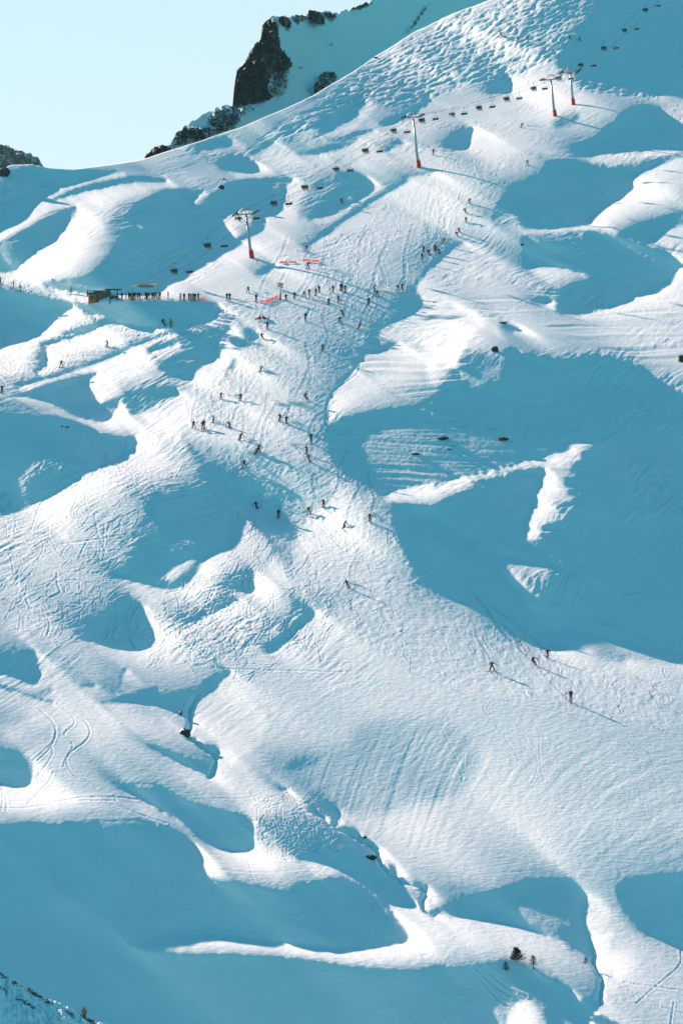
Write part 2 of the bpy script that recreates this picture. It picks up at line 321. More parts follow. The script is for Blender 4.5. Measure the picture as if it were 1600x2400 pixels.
# grid of straight sun paths over the slope (angle about the sun's vanishing point, distance from it)
DR = 5.0
TH0, TH1 = math.radians(13.2), math.radians(51.2); R0, R1 = 4400.0, 8400.0
NT, NR = int((TH1-TH0)*6500/DR), int((R1-R0)/DR)
def base_G(x, y):
    v = (CY-y)/F
    inv = np.maximum(C0-C1*v, 3e-4)
    r = np.hypot(x-VPX, y-VPY)/F
    return np.log(inv/r)
S_DBG = []
def solve_relief(log=print):
    global LITMAP
    lit, val = raster_plan(); LITMAP = lit
    th = TH0+(np.arange(NT)+.5)/NT*(TH1-TH0); r = R0+(np.arange(NR)+.5)*DR
    TH, R = np.meshgrid(th, r, indexing='ij')
    X = VPX+R*np.cos(TH); Y = VPY+R*np.sin(TH)
    L = samp(lit, X, Y); V = samp(val, X, Y); lit_f = L.copy()
    G0 = base_G(X, Y); rn = R/F
    d0 = np.gradient(G0, DR/F, axis=1)
    sky = pts(SKYLINE); void = Y < np.interp(X, sky[:,0], sky[:,1])-4
    sh = (L < .5)
    # traced-shadow profile along every sun path: dip and come back up to the light
    prof = np.zeros_like(L)
    n = NR
    idx = np.arange(n)
    start = np.where(sh & ~np.pad(sh, ((0,0),(1,0)))[:, :-1], idx, -1); start = np.maximum.accumulate(start, axis=1)
    endm = np.where(sh & ~np.pad(sh, ((0,0),(0,1)))[:, 1:], idx, n+1); end = np.minimum.accumulate(endm[:, ::-1], axis=1)[:, ::-1]
    length = np.where(sh, end-start+1, 1); t = np.where(sh, (idx-start+.5)/length, 0)
    amp = np.clip(.03+.0012*length*DR*.2, .03, .08)
    prof = -amp*(np.cos(np.pi*np.clip(t,0,1)))-.012*np.sin(np.pi*t)
    # sunlit rolls bend away gradually before each traced shadow
    lb = np.maximum.accumulate(np.where(~sh & np.pad(sh, ((0,0),(1,0)))[:, :-1], idx, -1), axis=1)
    nxt = np.minimum.accumulate(np.where(sh, idx, n+400)[:, ::-1], axis=1)[:, ::-1]
    run = np.where(sh, 1, nxt-lb); rl = np.clip(.6*run, 3, 45)
    bend = np.where(sh, 1.0, np.clip((nxt-idx)/rl, 0, 1)); bend = .10+.90*bend**.8; bend = bend*np.where(sh, 1, .90+.28*np.exp(-(idx-np.where(sh, 0, lb))/14.0*(lb > 0)))
    G = G0.copy(); Ep = np.zeros_like(G0); corr = np.zeros_like(G0); wpm = np.full(G0.shape, WP); badacc = np.zeros_like(G0)
    for outer in range(PASSES):
        # length of the unnormalised normal from the present shape
        Gs = blur(G, 7, 2)
        gR = np.gradient(Gs, DR/F, axis=1); gT = np.gradient(Gs, (TH1-TH0)/NT, axis=0)/rn
        lR = -gR-1/rn; lT = -gT
        c, s = np.cos(TH), np.sin(TH)
        lu = lR*c-lT*s; ld = lR*s+lT*c; lv = -ld            # image y is down
        u = (X-CX)/F; vv = (CY-Y)/F
        N = np.sqrt(lu**2+(1+u*lu+vv*lv)**2+lv**2)
        if outer: wpm = wpm*(1+1.5*blur(np.clip((.52-lv/N)*4, 0, 1), 9, 1))
        N = np.clip(N, 1.5, 6)
        k = N/(SUNV[1]*rn)
        litv = np.where(sh, np.where(badacc > .2, np.minimum(prof, -.025*badacc), prof), np.minimum(.94*np.clip(V, .02, .6)**1.3*bend, .265)*np.clip((L-.5)*2, .12, 1))
        tgt = litv*k
        # keep the large-scale slope: share the difference among the sunlit snow
        for _ in range(3):
            w = (~sh)*1.0
            tot = blur(tgt, 110, 2); ref = blur(d0, 110, 2); lp = blur(tgt*w, 110, 2)
            fac = np.clip((ref-(tot-lp))/np.maximum(lp, 1e-3), .8, 1.2)
            tgt = np.where(sh, tgt, tgt*np.clip(fac, .8, 1.12))
        G = solve_G(G0+Ep, np.gradient(G0+Ep, DR/F, axis=1), tgt+corr, np.where(void, 0.02, 1.0), wpm)
        # sun-path sweep: where traced shadow still sticks out into the light, deepen it; where lit snow is shadowed, lift it
        gR = np.gradient(G, DR/F, axis=1)
        Ep = blur(G-G0, 31, 2)
        corr = np.clip(corr+.9*(tgt-gR), -2.6, np.where(sh, 1.2, np.where(run < 95, 2.6, .7)))
        cm = np.maximum.accumulate(np.where(void, -1e9, G), axis=1)
        islit = G >= cm-1e-6
        bad = sh & islit & ~void
        badacc = np.minimum(badacc+blur(bad*.5, 3, 1), 2.5)
        corr += blur((~sh & ~islit & ~void)*.10, 5, 1)-blur(bad*.06, 5, 1)
        S_DBG.append((tgt.copy(), corr.copy(), wpm.copy(), gR.copy(), badacc.copy(), N.copy(), (lv/N).copy()))
        log('relief pass', outer, float(np.abs(G-G0).max()))
    return dict(G=G, G0=G0, th=th, r=r, lit=L, X=X, Y=Y)
WP, MU, PASSES = .09, 1.0e-6, 7
def solve_G(G0, d0, tgt, w, wpm):
    # minimise w(G_r-t)^2 + WP (G_s-G0_s)^2 + MU (G-G0)^2 ; unknown E = G-G0 ; conjugate gradients, coarse to fine
    h = DR/F
    res = (tgt-d0)*h
    res = .5*(res[:,1:]+res[:,:-1]); wr = .5*(w[:,1:]+w[:,:-1])
    levels = []
    def Aop(E, wr, wp, mu):
        o = mu*E
        d = wr*(E[:,1:]-E[:,:-1]); o[:,1:] += d; o[:,:-1] -= d
        d = .5*(wp[1:]+wp[:-1])*(E[1:]-E[:-1]); o[1:] += d; o[:-1] -= d
        return o
    def cg(E, b, wr, wp, mu, its):
        dg = mu+2*wp
        dg[:,1:] += wr; dg[:,:-1] += wr
        r = b-Aop(E, wr, wp, mu); z = r/dg; p = z.copy(); rz = (r*z).sum()
        for _ in range(its):
            Ap = Aop(p, wr, wp, mu); a = rz/(p*Ap).sum(); E = E+a*p; r -= a*Ap
            z = r/dg; rz2 = (r*z).sum(); p = z+(rz2/rz)*p; rz = rz2
        return E
    def rhs(res, wr, shape):
        b = np.zeros(shape); d = wr*res; b[:,1:] += d; b[:,:-1] -= d
        return b
    def ds(a): 
        a = a[:a.shape[0]//2*2, :a.shape[1]//2*2]
        return .25*(a[::2,::2]+a[1::2,::2]+a[::2,1::2]+a[1::2,1::2])
    full = [(tgt-d0, w, wpm)]
    for _ in range(4): full.append(tuple(ds(a) for a in full[-1]))
    E = None
    for lv in range(4, -1, -1):
        tt, ww, wp = full[lv]; hh = h*2**lv
        rr = tt*hh; rr = .5*(rr[:,1:]+rr[:,:-1]); w2 = .5*(ww[:,1:]+ww[:,:-1])
        if E is None: E = np.zeros(tt.shape)
        else:
            E = np.repeat(np.repeat(E, 2, 0), 2, 1)
            E = np.pad(E, ((0, max(0, tt.shape[0]-E.shape[0])), (0, max(0, tt.shape[1]-E.shape[1]))), mode='edge')[:tt.shape[0], :tt.shape[1]]
            E = blur(E, 3, 1)
        E = cg(E, rhs(rr, w2, tt.shape), w2, wp, MU*4**lv, 400 if lv > 1 else (160 if lv == 1 else 90))
    return G0+E
# ---------------------------------------------------------------- numeric noise
def _hash(i, j, seed):
    h = (i.astype(np.int64)*374761393+j.astype(np.int64)*668265263+seed*2147483647) & 0xffffffff
    h = ((h ^ (h >> 13))*1274126177) & 0xffffffff
    h = h ^ (h >> 16)
    return (h & 0xffff)/65535.0
def vnoise(x, y, seed=0):
    i = np.floor(x); j = np.floor(y); a = x-i; b = y-j
    a = a*a*a*(a*(a*6-15)+10); b = b*b*b*(b*(b*6-15)+10)
    i = i.astype(np.int64); j = j.astype(np.int64)
    n0 = _hash(i, j, seed)*(1-a)+_hash(i+1, j, seed)*a
    n1 = _hash(i, j+1, seed)*(1-a)+_hash(i+1, j+1, seed)*a
    return (n0*(1-b)+n1*b)*2-1
def fbm(x, y, seed=0, octv=4, gain=.5):
    s = 0; a = 1; 
    for k in range(octv):
        c, sn = math.cos(.7*k), math.sin(.7*k)
        s = s+a*vnoise((x*c-y*sn)*2**k+17*k, (x*sn+y*c)*2**k-9*k, seed+k); a *= gain
    return s
def streak(x, y, ang, length, width, seed, octv=2):
    c, s = np.cos(ang), np.sin(ang)
    a = (x*c+y*s); b = (-x*s+y*c)
    return fbm(a/length, b/width, seed, octv, .55)
def bspl(img, fi, fj):
    # cubic B-spline look-up, smooth in both slopes
    fi = np.clip(fi, 1, img.shape[0]-3.001); fj = np.clip(fj, 1, img.shape[1]-3.001)
    i = fi.astype(int); j = fj.astype(int); a = fi-i; b = fj-j
    def w(t): return [(1-t)**3/6, (3*t**3-6*t**2+4)/6, (-3*t**3+3*t**2+3*t+1)/6, t**3/6]
    wa, wb = w(a), w(b); o = 0
    for p in range(4):
        for q in range(4): o = o+wa[p]*wb[q]*img[i+p-1, j+q-1]
    return o
S = solve_relief()
def rel_depth(x, y):
    rr = np.hypot(x-VPX, y-VPY); tt = np.arctan2(y-VPY, x-VPX)
    E = bspl(S['G']-S['G0'], (tt-TH0)/(TH1-TH0)*NT-.5, (rr-R0)/DR-.5)
    v = (CY-y)/F
    inv = np.maximum(C0-C1*v, 3e-4)
    return np.exp(-E)/inv
def region(defs, X, Y):
    m = np.zeros(X.shape)
    for soft, val, body in defs:
        P = smooth_line(pts(body), 2, True)
        x0, y0 = P.min(0)-soft*2; x1, y1 = P.max(0)+soft*2
        step = max(4.0, soft/4)
        xs = np.arange(x0, x1+step, step); ys = np.arange(y0, y1+step, step)
        GXm, GYm = np.meshgrid(xs, ys); M = blur(poly_mask(P, GXm, GYm).astype(float), soft/step*.8, 2)
        fx = (X-x0)/step; fy = (Y-y0)/step
        ok = (fx > 0) & (fy > 0) & (fx < len(xs)-1.01) & (fy < len(ys)-1.01)
        i = np.clip(fx, 0, len(xs)-2).astype(int); j = np.clip(fy, 0, len(ys)-2).astype(int)
        a = np.clip(fx-i, 0, 1); b = np.clip(fy-j, 0, 1)
        v = (M[j,i]*(1-a)+M[j,i+1]*a)*(1-b)+(M[j+1,i]*(1-a)+M[j+1,i+1]*a)*b
        m = np.maximum(m, np.where(ok, v, 0)*val)
    return m
def to_world(P):
    R3 = np.array(ROT); return P @ R3.T+np.array(CAM)
# who is on the slope: tile, x, y, pose, heading, jacket, trousers, label
PPL = """
A 5 958 pole 120 black black skier in black at the left edge on the traverse to the lift hut
A 85 980 pole 110 navy black skier in navy, second from the left on the traverse to the lift hut
A 130 998 ski 110 black black skier in black bending forward on the traverse left of the lift hut
A 437 1018 stand 90 navy navy skier in navy walking just left of the lift hut
A 377 1462 board 200 green black snowboarder in dark green gliding on the lower left track
A 658 1340 ski 150 grey grey skier in grey on the sunlit slope below the lift hut
A 1008 1200 turn 210 black black skier in black leaning in the shade below the lift queue
A 1047 1208 stand 190 yellow brown skier in a yellow jacket in the shade below the lift queue
A 1520 1008 board 150 green black snowboarder in green kicking up snow below the lowest pylon
A 1390 1055 pole 200 black black left one of two skiers in black right of the lift queue
A 1407 1055 stand 180 black black right one of two skiers in black right of the lift queue
D 262 540 stand 150 black black skier in black standing at the left end of the red netting
D 445 535 ski 200 navy black skier in navy right beside the signpost
D 497 520 ski 170 black black skier in black, second to the right of the signpost
D 556 515 plough 190 pink black small skier in pink, third to the right of the signpost
D 587 508 stand 180 navy maroon skier in navy and maroon, fourth to the right of the signpost
D 627 505 stand 170 maroon black skier in maroon, fifth to the right of the signpost
D 647 487 stand 200 black black skier in black standing highest in the row right of the signpost
D 733 485 stand 180 black black skier in black standing alone left of the close pair in the row
D 779 472 stand 190 black black left one of the close pair of skiers in the upper row
D 787 472 stand 170 navy black right one of the close pair of skiers in the upper row
D 807 483 stand 160 brown black slim skier in brown just right of the close pair
D 985 473 ski 220 grey black skier in grey at the left end of the large snow spray
D 1003 512 plough 160 purple grey skier in purple with wide stance below the large snow spray
D 1128 475 ski 150 maroon black skier in maroon at the right end of the large snow spray
D 1154 467 ski 200 black black skier in black farthest right at the piste edge near the large spray
D 705 562 ski 190 black black skier in black, left one of two just below the row
D 764 550 pole 200 maroon maroon skier in maroon, right one of two just below the row
D 950 562 stand 180 black black skier in black below right of the row, near the piste edge
D 797 625 turn 160 maroon black skier in maroon leaning left above another in maroon and black
D 772 675 board 190 maroon black boarder in maroon with arms wide in the middle of the piste
D 885 710 turn 340 black maroon skier leaning hard beside a spray at the right piste edge
D 563 660 stand 180 black black skier in black standing straight in the middle of the upper piste
D 285 650 snowsit 150 black black left one of two people sitting in the snow at the piste shoulder
D 306 648 snowsit 230 navy black right one of two people sitting in the snow at the piste shoulder
D 330 712 stand 180 maroon black skier in maroon just below the two people sitting
D 307 775 turn 200 black black skier in black leaning, above the blue hollow at the piste shoulder
D 668 847 ski 180 teal black skier in a bright teal jacket in the middle of the piste
D 283 975 turn 330 brown black skier in brown leaning hard with a spray on the left side of the piste
D 48 1140 ski 200 grey grey skier in pale grey, left of two at the left piste edge
D 167 1145 ski 170 purple black skier in purple, right of two at the left piste edge
D 574 1142 turn 200 brown black skier in brown at the right end of the long powder cloud
D 407 1270 ski 160 black black left one of two skiers side by side below the powder cloud
D 447 1285 ski 200 navy black right one of two skiers side by side below the powder cloud
D 107 1310 turn 150 maroon maroon skier in maroon on the left side of the lower piste
D 158 1385 turn 340 black black skier in black crouching with a spray, lower left piste
D 256 1470 turn 330 navy black left one of two skiers close together in a turn
D 278 1460 ski 200 black black right one of two skiers close together in a turn
D 598 1402 stand 180 black black skier in black facing downhill by the right piste edge
D 571 1470 ski 150 brown black skier in brown just above the one in pink
D 593 1520 turn 170 pink teal skier in a pink jacket and teal trousers near the right piste edge
D 188 1555 board 180 black black broad skier in black alone at the shaded left side
F 13 315 ski 160 black black skier in black at the left edge on the lower track
F 1187 528 plough 200 navy black skier in navy with skis apart, leftmost of the group on the shoulder
F 1241 530 ski 180 maroon red skier in maroon and red at the left of the shoulder group
F 1250 529 stand 190 red maroon skier in red, hidden partly by the one in maroon
F 1307 493 ski 160 white teal skier in white and pale blue with a spray on the shoulder
G 273 493 turn 170 maroon black skier in maroon at the edge of the shade, upper left of the lower piste
G 398 558 stand 180 black black skier in black casting a long shadow on the shaded piste
G 583 540 plough 190 green black small skier in green in the middle of the lower piste
G 673 495 ski 160 maroon black slim skier in maroon above the lower piste group
G 793 622 turn 320 teal black skier in dark teal with wide arms, largest of the lower piste group
G 957 585 ski 180 maroon black skier in maroon at the right side of the lower piste
G 830 988 turn 170 navy green skier in navy alone below the lower piste group
H 397 1490 board 190 maroon black snowboarder in maroon with arms out on the bright runout
H 665 1455 turn 200 black red skier in black jacket and red trousers on the bright runout
H 738 1415 ski 180 black green skier in black highest of the three on the runout
L 880 375 stand 180 navy navy skier in navy standing straight beside the thin pole
B 790 1250 turn 190 black black skier in black in the shaded hollow by the snow lump
B 562 1535 turn 10 black black skier in black leaning with a spray above the red banners
D 578 335 board 180 black black boarder in black right below the red banners
B 1345 950 stand 170 maroon black skier in maroon right of the second pylon
C 457 215 turn 170 maroon black skier in maroon, leftmost on the mogul field
C 477 232 snowsit 180 black black person in black sitting on the mogul field
C 557 253 board 190 green black boarder in green on the mogul field
C 617 255 stand 180 maroon black skier in maroon standing on the mogul field
C 688 260 plough 180 grey black skier in grey, rightmost on the sunlit moguls
C 877 243 turn 200 green black skier in green at the edge of the shade by the moguls
C 940 258 turn 170 maroon black skier in maroon in the shade right of the moguls
C 574 780 turn 340 black black skier in black with a bright spray below the close pylons
C 614 1010 board 160 teal black boarder in teal with arm out on the ridge path
C 260 1248 ski 190 black black uppermost of the three skiers in line by the piste edge
C 240 1308 turn 170 maroon black middle one of the three skiers in line by the piste edge
C 238 1366 ski 190 black black lowest of the three skiers in line by the piste edge
C 203 1430 turn 200 grey black right one of two skiers close together under the line of three
C 190 1455 turn 170 maroon black left one of two skiers close together under the line of three
C 106 1495 plough 190 brown black lone slim skier in brown above the group at the piste edge
C 46 1540 stand 180 green black skier in green at the back of the group at the piste edge
C 56 1546 stand 200 red black skier in red in the middle of the group at the piste edge
C 80 1556 turn 160 black black rightmost skier of the group at the piste edge
C 16 1562 turn 200 black black skier in black low in the middle of the group at the piste edge
D 1285 240 stand 180 maroon black leftmost skier of the group at the piste edge
D 1275 288 stand 180 black black skier in black lowest of the group at the piste edge
J 517 1560 stand 160 orange brown person in an orange jacket behind the grass on the near bank
"""
# ---------------------------------------------------------------- the snow field
step = 2.3
core = np.arange(-310, 1950, step)
left = core[0]-np.cumsum(4*1.12**np.arange(1, 42))[::-1]; right = core[-1]+np.cumsum(4*1.12**np.arange(1, 42))
cols = np.concatenate([left, core, right])
nrow = 1270
bot = 2850.0
lowx = bot+np.cumsum(4*1.12**np.arange(1, 40))[::-1]
SKY = pts(SKYLINE)
skyy = np.interp(cols, SKY[:,0], SKY[:,1])
k_ = np.ones(5)/5; skyy = np.convolve(np.pad(skyy, 2, mode='edge'), k_, 'valid')
t_ = np.linspace(0, 1, nrow)
Yg = bot+(skyy[None,:]-bot)*t_[:,None]
Yg = np.concatenate([np.repeat(lowx[:,None], len(cols), 1), Yg]); Xg = np.repeat(cols[None,:], Yg.shape[0], 0)
Dg = rel_depth(Xg, np.maximum(Yg, -690))
Pg = np.stack([Dg*(Xg-CX)/F, Dg, Dg*(CY-Yg)/F], -1)
gx, gy = Pg[...,0], Pg[...,1]
NB = np.array([0, -.326, .946])
PISTE = [(18, 1, "D 300 560 480 540 700 380 900 100 B 1260 1000 C 300 960 640 960 480 1150 380 1380 D 1280 350 950 760 680 1090 690 1350 780 1550 G 930 360 1020 450 1110 520 1180 830 1280 960 1568 1150 H 500 1280 760 1400 1568 1560 L 1568 600 900 420 200 300 0 220 G 850 1300 500 1050 300 700 130 300 F 1110 550 1200 300 D 120 900 180 720"),
         (14, .8, "A 0 900 300 990 540 1060 640 1215 900 1240 1400 1180 1568 1080 D 0 540 300 560 200 620 A 1400 1220 900 1330 400 1480 100 1568 0 1568 0 1450 200 1250 0 1000")]
MOGUL = [(25, 1, "B 200 900 560 700 900 440 1250 200 C 150 90 350 20 700 -60 1100 -60 900 300 560 480 300 500 0 600 B 1250 650 950 620 700 700 500 860"), (16, .7, "C 820 380 960 480 1250 560 1540 470 1560 600 1300 600 1000 560 780 500")]
WIND = [(40, 1, "K 250 500 700 300 1200 300 L 300 500 1568 650 L 1700 650 1700 1400 900 1420 400 1300 K 1100 1000 800 780 600 640")]
TRACKS = [(20, 1, "F 0 850 400 700 800 700 1100 850 1000 1000 850 1300 700 1450 300 1400 0 1300"), (20, .8, "I 0 100 600 100 900 500 300 600 0 400"),
          (20, .8, "I 1000 200 1500 100 1568 700 900 700 900 500"), (20, .6, "G 0 700 200 600 450 800 700 1000 700 1300 300 1568 0 1568"), (12, .4, "K 250 720 560 700 760 960 500 1090 250 1060")]
TERR = [(10, 1, "D 690 1300 850 1225 1000 1205 E 0 1235 300 1270 600 1325 850 1355 H 850 60 740 165 400 262 G 1420 325 1020 405 920 345 765 255 710 150 685 30")]
WAVY = [(12, .6, "M 930 690 1060 720 1120 900 1140 1100 1120 1300 1060 1290 1020 1180 985 990 940 880 970 800"), (10, .5, "H 0 340 740 150 880 80 1100 90 1000 300 920 600 640 740 560 700 600 500 680 280 300 320 0 480"), (14, 1, "D 900 700 1568 620 1568 1100 1200 1150 900 1000"), (16, 1, "E 560 600 200 680 0 780 0 560 300 520 600 450 850 450 820 600"), (16, 1, "E 600 640 1100 650 1568 400 1568 1000 1250 880 900 760"), (16, .8, "A 150 1280 650 1210 1100 1230 700 1400 200 1500 0 1568")]
piste = region(PISTE, Xg, Yg); mog = region(MOGUL, Xg, Yg); wind = region(WIND, Xg, Yg)
trk = region(TRACKS, Xg, Yg); terr = region(TERR, Xg, Yg); wavy = region(WAVY, Xg, Yg)
litp = samp(S_LIT, Xg, Yg) if 'S_LIT' in globals() else np.ones_like(Xg)
gz = Pg[...,2]
wx = gx+1.2*fbm(gx/8, gz/5, 5, 2); wz_ = gz+.8*fbm(gx/8, gz/5, 9, 2)
h = .2*fbm(gx/26, gy/40, 1, 3)
# drift streaks run up to the right; lengths and widths are metres seen across the slope
def ridged(n, p=1.6): return 1-2*np.abs(n)**(1/p)
a_s = streak(wx, wz_, .55, 3.2, .50, 21, 3)
a_f = ridged(streak(wx, wz_, .42, 2.2, .30, 31, 3))
a_c = ridged(streak(wx, wz_, -.75, 1.8, .30, 41, 3))
patch = np.clip(.55+.9*fbm(gx/11, gz/6, 43, 2), .1, 1.3)
calm = np.clip(1-mog-piste*.6-.80*np.clip((Yg-1450)/300, 0, 1), .08, 1)
calm = calm*(1-.85*np.clip(terr*1.5, 0, 1))
h = h+calm*patch*(.045*a_s+.024*a_f)
h = h+piste*(.012*a_f*patch+.014*a_c+.030*fbm(wx/.7, wz_/.42, 51, 3))
h = h+trk*(.016*a_c+.02*a_f*patch)
# moguls
mx_ = gx+.7*fbm(gx/4, gz/3, 61, 2); mz_ = gz+.4*fbm(gx/4, gz/3, 65, 2)
mm = streak(mx_, mz_, .58, 2.5, .66, 71, 2)
h = h+mog*(.27*mm-.08*np.abs(mm)+.02*a_f)
# long wind flutes fanning down the lower bowl
ff = streak(gx+.8*fbm(gx/20, gz/14, 75, 2), gz+.10*gx, .95-.012*(gx-10), 14, .55, 81, 2)
h = h+wind*(.022*ff*patch+.006*a_f)
# terraces cut into the shaded bank
tz = Pg[...,2]+.9*fbm(gx/22, gy/30, 91, 2)+.018*(gx-20)
h = h+terr*(.17*ridged(fbm(gx/16, tz/.75, 92, 2), 1.3)*np.clip(.7+fbm(gx/14, gy/20, 95, 2), .25, 1)+.02*fbm(gx/.5, tz/.4, 97, 2))
wz = Pg[...,2]+.6*fbm(gx/18, gy/24, 101, 2)-.06*gx
h = h+wavy*(.10*fbm(gx/30, wz/.8, 103, 3))
# grains everywhere
h = h+.012*fbm(gx/.5, gy/.9, 111, 2)
# single ski tracks, footprints and runnels (depth m, half width in photo px)
LINES = """
.09 2.2 ; I 0 800 130 870 240 935 260 960 320 1010 350 1070 330 1150 290 1210 230 1260
.09 2.2 ; I 350 910 460 980 530 1020 560 1090 530 1150 450 1200 400 1260 390 1300
.08 2 ; I 380 940 450 990 465 1040 380 1100 430 1130 455 1180 400 1250 440 1350 540 1400 600 1430
.09 2.5 ; I 350 110 350 180 380 230 300 260 ; I 160 260 180 310 290 370 310 430 290 490
.07 2 ; I 200 1260 330 1150 350 1100 ; I 220 1370 330 1230 320 1170 ; I 240 1370 240 1300 ; I 180 1510 300 1400 330 1330
.08 2 ; I 0 1400 20 1450 15 1568 ; I 20 1420 45 1500 40 1568
.08 2 ; J 0 245 200 245 450 185 700 180 850 200 ; J 170 215 450 200 700 205 ; J 700 170 720 230 850 290 1020 345
.06 1.6 ; J 740 640 860 680 1020 712 1330 722 ; J 0 890 220 940 430 990 ; J 0 1225 120 1205 280 1205 ; J 380 1200 600 1195
.06 1.6 ; J 850 830 970 858 1240 858 ; J 310 600 340 720 430 820
.08 1.8 ; K 0 710 200 715 300 680 420 720 520 760 575 770 580 820 500 930 ; K 530 770 490 850 500 930
.08 1.8 ; K 0 1140 250 1170 450 1150 640 1135 ; K 215 1090 235 1170 260 1230 ; K 475 940 480 1040 490 1090
.06 1.6 ; K 330 1355 480 1410 620 1450 800 1510 ; K 200 1380 320 1420 560 1480 700 1540 ; K 0 1495 300 1505 500 1525 ; K 980 1430 900 1510 800 1560 ; K 600 1220 720 1280 820 1350
.07 1.8 ; L 100 560 160 680 210 800 215 870 ; L 230 700 220 860 ; L 550 520 650 680 690 760 640 880 ; L 690 600 690 780 720 870
.06 1.5 ; L 1360 820 1280 880 1320 980 1340 1080 1380 1150 ; L 1190 1050 1160 1120 1170 1190 1230 1230 1280 1170 ; L 1240 930 1330 1000 1500 1120 1568 1150
.05 1.4 ; L 0 740 500 690 700 760 1000 770 1340 800 1500 750 1568 740 ; L 480 770 640 900 800 990 940 1100 1060 1150
.06 1.4 ; L 0 1460 300 1405 520 1370 700 1335 900 1335 1150 1305 1330 1295 1450 1260 1568 1215
.06 1.6 ; L 300 1440 600 1420 750 1395 960 1370 ; L 430 570 700 600 ; L 830 570 1000 600 1250 640
.07 1.8 ; L 0 230 150 290 330 350 400 370 450 365 600 395 910 465 ; L 370 370 335 420 420 510 480 600 560 720
.08 2 ; M 1550 1100 1560 1200 1450 1290 1330 1390 1280 1440 ; M 1200 1310 1330 1330 1568 1360 ; M 1490 1568 1510 1430 ; M 1230 1360 1400 1450 1568 1500
.09 2.4 ; M 290 1210 420 1330 520 1400 ; M 380 1240 500 1350 610 1400 ; M 330 1290 450 1430 520 1470
.06 1.6 ; H 250 1050 400 1090 500 1180 600 1240 ; H 700 1050 900 1120 1100 1200 1300 1270 1568 1340
.09 1.8 ; H 1250 1100 1350 1060 1500 990 ; H 1180 1040 1300 1010 1420 980
.07 1.6 ; G 210 1170 205 1110 240 1050 ; G 250 1190 225 1100 250 1040 ; G 330 1130 360 1050 ; G 370 1130 375 1060 ; G 510 1310 560 1400 600 1440 ; G 640 1330 660 1440
.08 1.8 ; F 580 1060 600 1180 650 1290 ; F 310 1200 350 1290 420 1340 ; F 380 1240 600 1210 750 1180 ; F 640 1120 640 1280 ; F 480 1330 530 1230 ; F 620 1430 700 1330
.05 1.4 ; F 0 760 180 745 300 730 ; F 0 930 180 960 ; F 1020 1220 1150 1245 ; F 300 610 500 590
.07 1.8 ; D 900 930 880 1000 700 1100 680 1300 ; G 300 300 600 560 800 760 ; G 600 360 1000 560
.05 1.4 ; E 850 590 1000 540 1100 480 ; E 600 560 750 470 800 460 ; E 0 720 400 620 800 600 ; E 0 690 300 610 560 590
.05 1.5 ; E 0 1185 150 1190 300 1220 500 1250 700 1310 850 1340 1000 1330
.06 1.6 ; C 880 960 1100 955 1400 940 1568 940 ; C 300 945 500 960 700 945 880 965 ; C 80 930 220 925
.06 1.8 ; A 0 960 200 1010 450 1040 ; A 330 980 500 990 ; A 0 330 100 340 380 360
.07 1.6 ; G 0 1480 400 1490 800 1500 ; G 0 1360 300 1330 ; G 60 1240 130 1290 200 1350 ; G 100 1300 150 1400
"""
rowpx = (bot-skyy)/(nrow-1)
def groove(depth, w, P, rim=.6):
    global h
    P = smooth_line(P, 2)
    for a, b in zip(P[:-1], P[1:]):
        m = w*4
        ia = np.searchsorted(cols, min(a[0], b[0])-m); ib = np.searchsorted(cols, max(a[0], b[0])+m)
        if ib <= ia: continue
        cmid = (ia+ib)//2; rp = rowpx[cmid]; n0 = len(lowx)
        ja = int(n0+(bot-max(a[1], b[1])-m)/max(rp, .5))-14; jb = int(n0+(bot-min(a[1], b[1])+m)/min(rowpx[ia], rowpx[min(ib, len(cols)-1)]))+14
        ja = max(ja, 0); jb = min(jb, Yg.shape[0])
        if jb <= ja: continue
        X = Xg[ja:jb, ia:ib]; Y = Yg[ja:jb, ia:ib]
        d = b-a; L2 = d@d+1e-9; t = np.clip(((X-a[0])*d[0]+(Y-a[1])*d[1])/L2, 0, 1)
        r2 = ((X-a[0]-t*d[0])**2+(Y-a[1]-t*d[1])**2)/(w*w)
        dh = -depth*np.exp(-r2)+rim*depth*np.exp(-(np.sqrt(r2)-2)**2*1.5)
        cur = dent[ja:jb, ia:ib]
        dent[ja:jb, ia:ib] = np.where(np.abs(dh) > np.abs(cur), dh, cur)
dent = np.zeros_like(h)
for line in LINES.strip().split('\n'):
    parts = line.split(';'); dep, w = map(float, parts[0].split())
    for b in parts[1:]: groove(dep*(.42 if b.split()[0] in 'LK' else .75), w*1.0, pts(b))
rng = np.random.default_rng(4)
def random_marks(defs, n, lenpx, depth, w, ang, spread):
    for _ in range(n):
        soft, v, body = defs[rng.integers(len(defs))]; P = pts(body)
        c = P.min(0)+rng.random(2)*(P.max(0)-P.min(0))
        if not poly_mask(P, np.array([c[0]]), np.array([c[1]]))[0]: continue
        a = ang+rng.normal()*spread; L = lenpx*(.5+rng.random()); k = rng.normal()*.8
        q = [c+np.array([0., 0.])]
        for s in range(4): a2 = a+k*s/4; q.append(q[-1]+np.array([math.cos(a2), -math.sin(a2)])*L/4)
        groove(depth*(.5+rng.random()), w, np.array(q))
random_marks(TRACKS, 900, 34, .045, 1.6, .5, .5)
random_marks(TRACKS, 260, 34, .045, 1.6, 2.0, .4)
random_marks(PISTE, 1500, 22, .04, 1.7, 2.3, .5)
random_marks(PISTE, 900, 20, .04, 1.7, .7, .4)
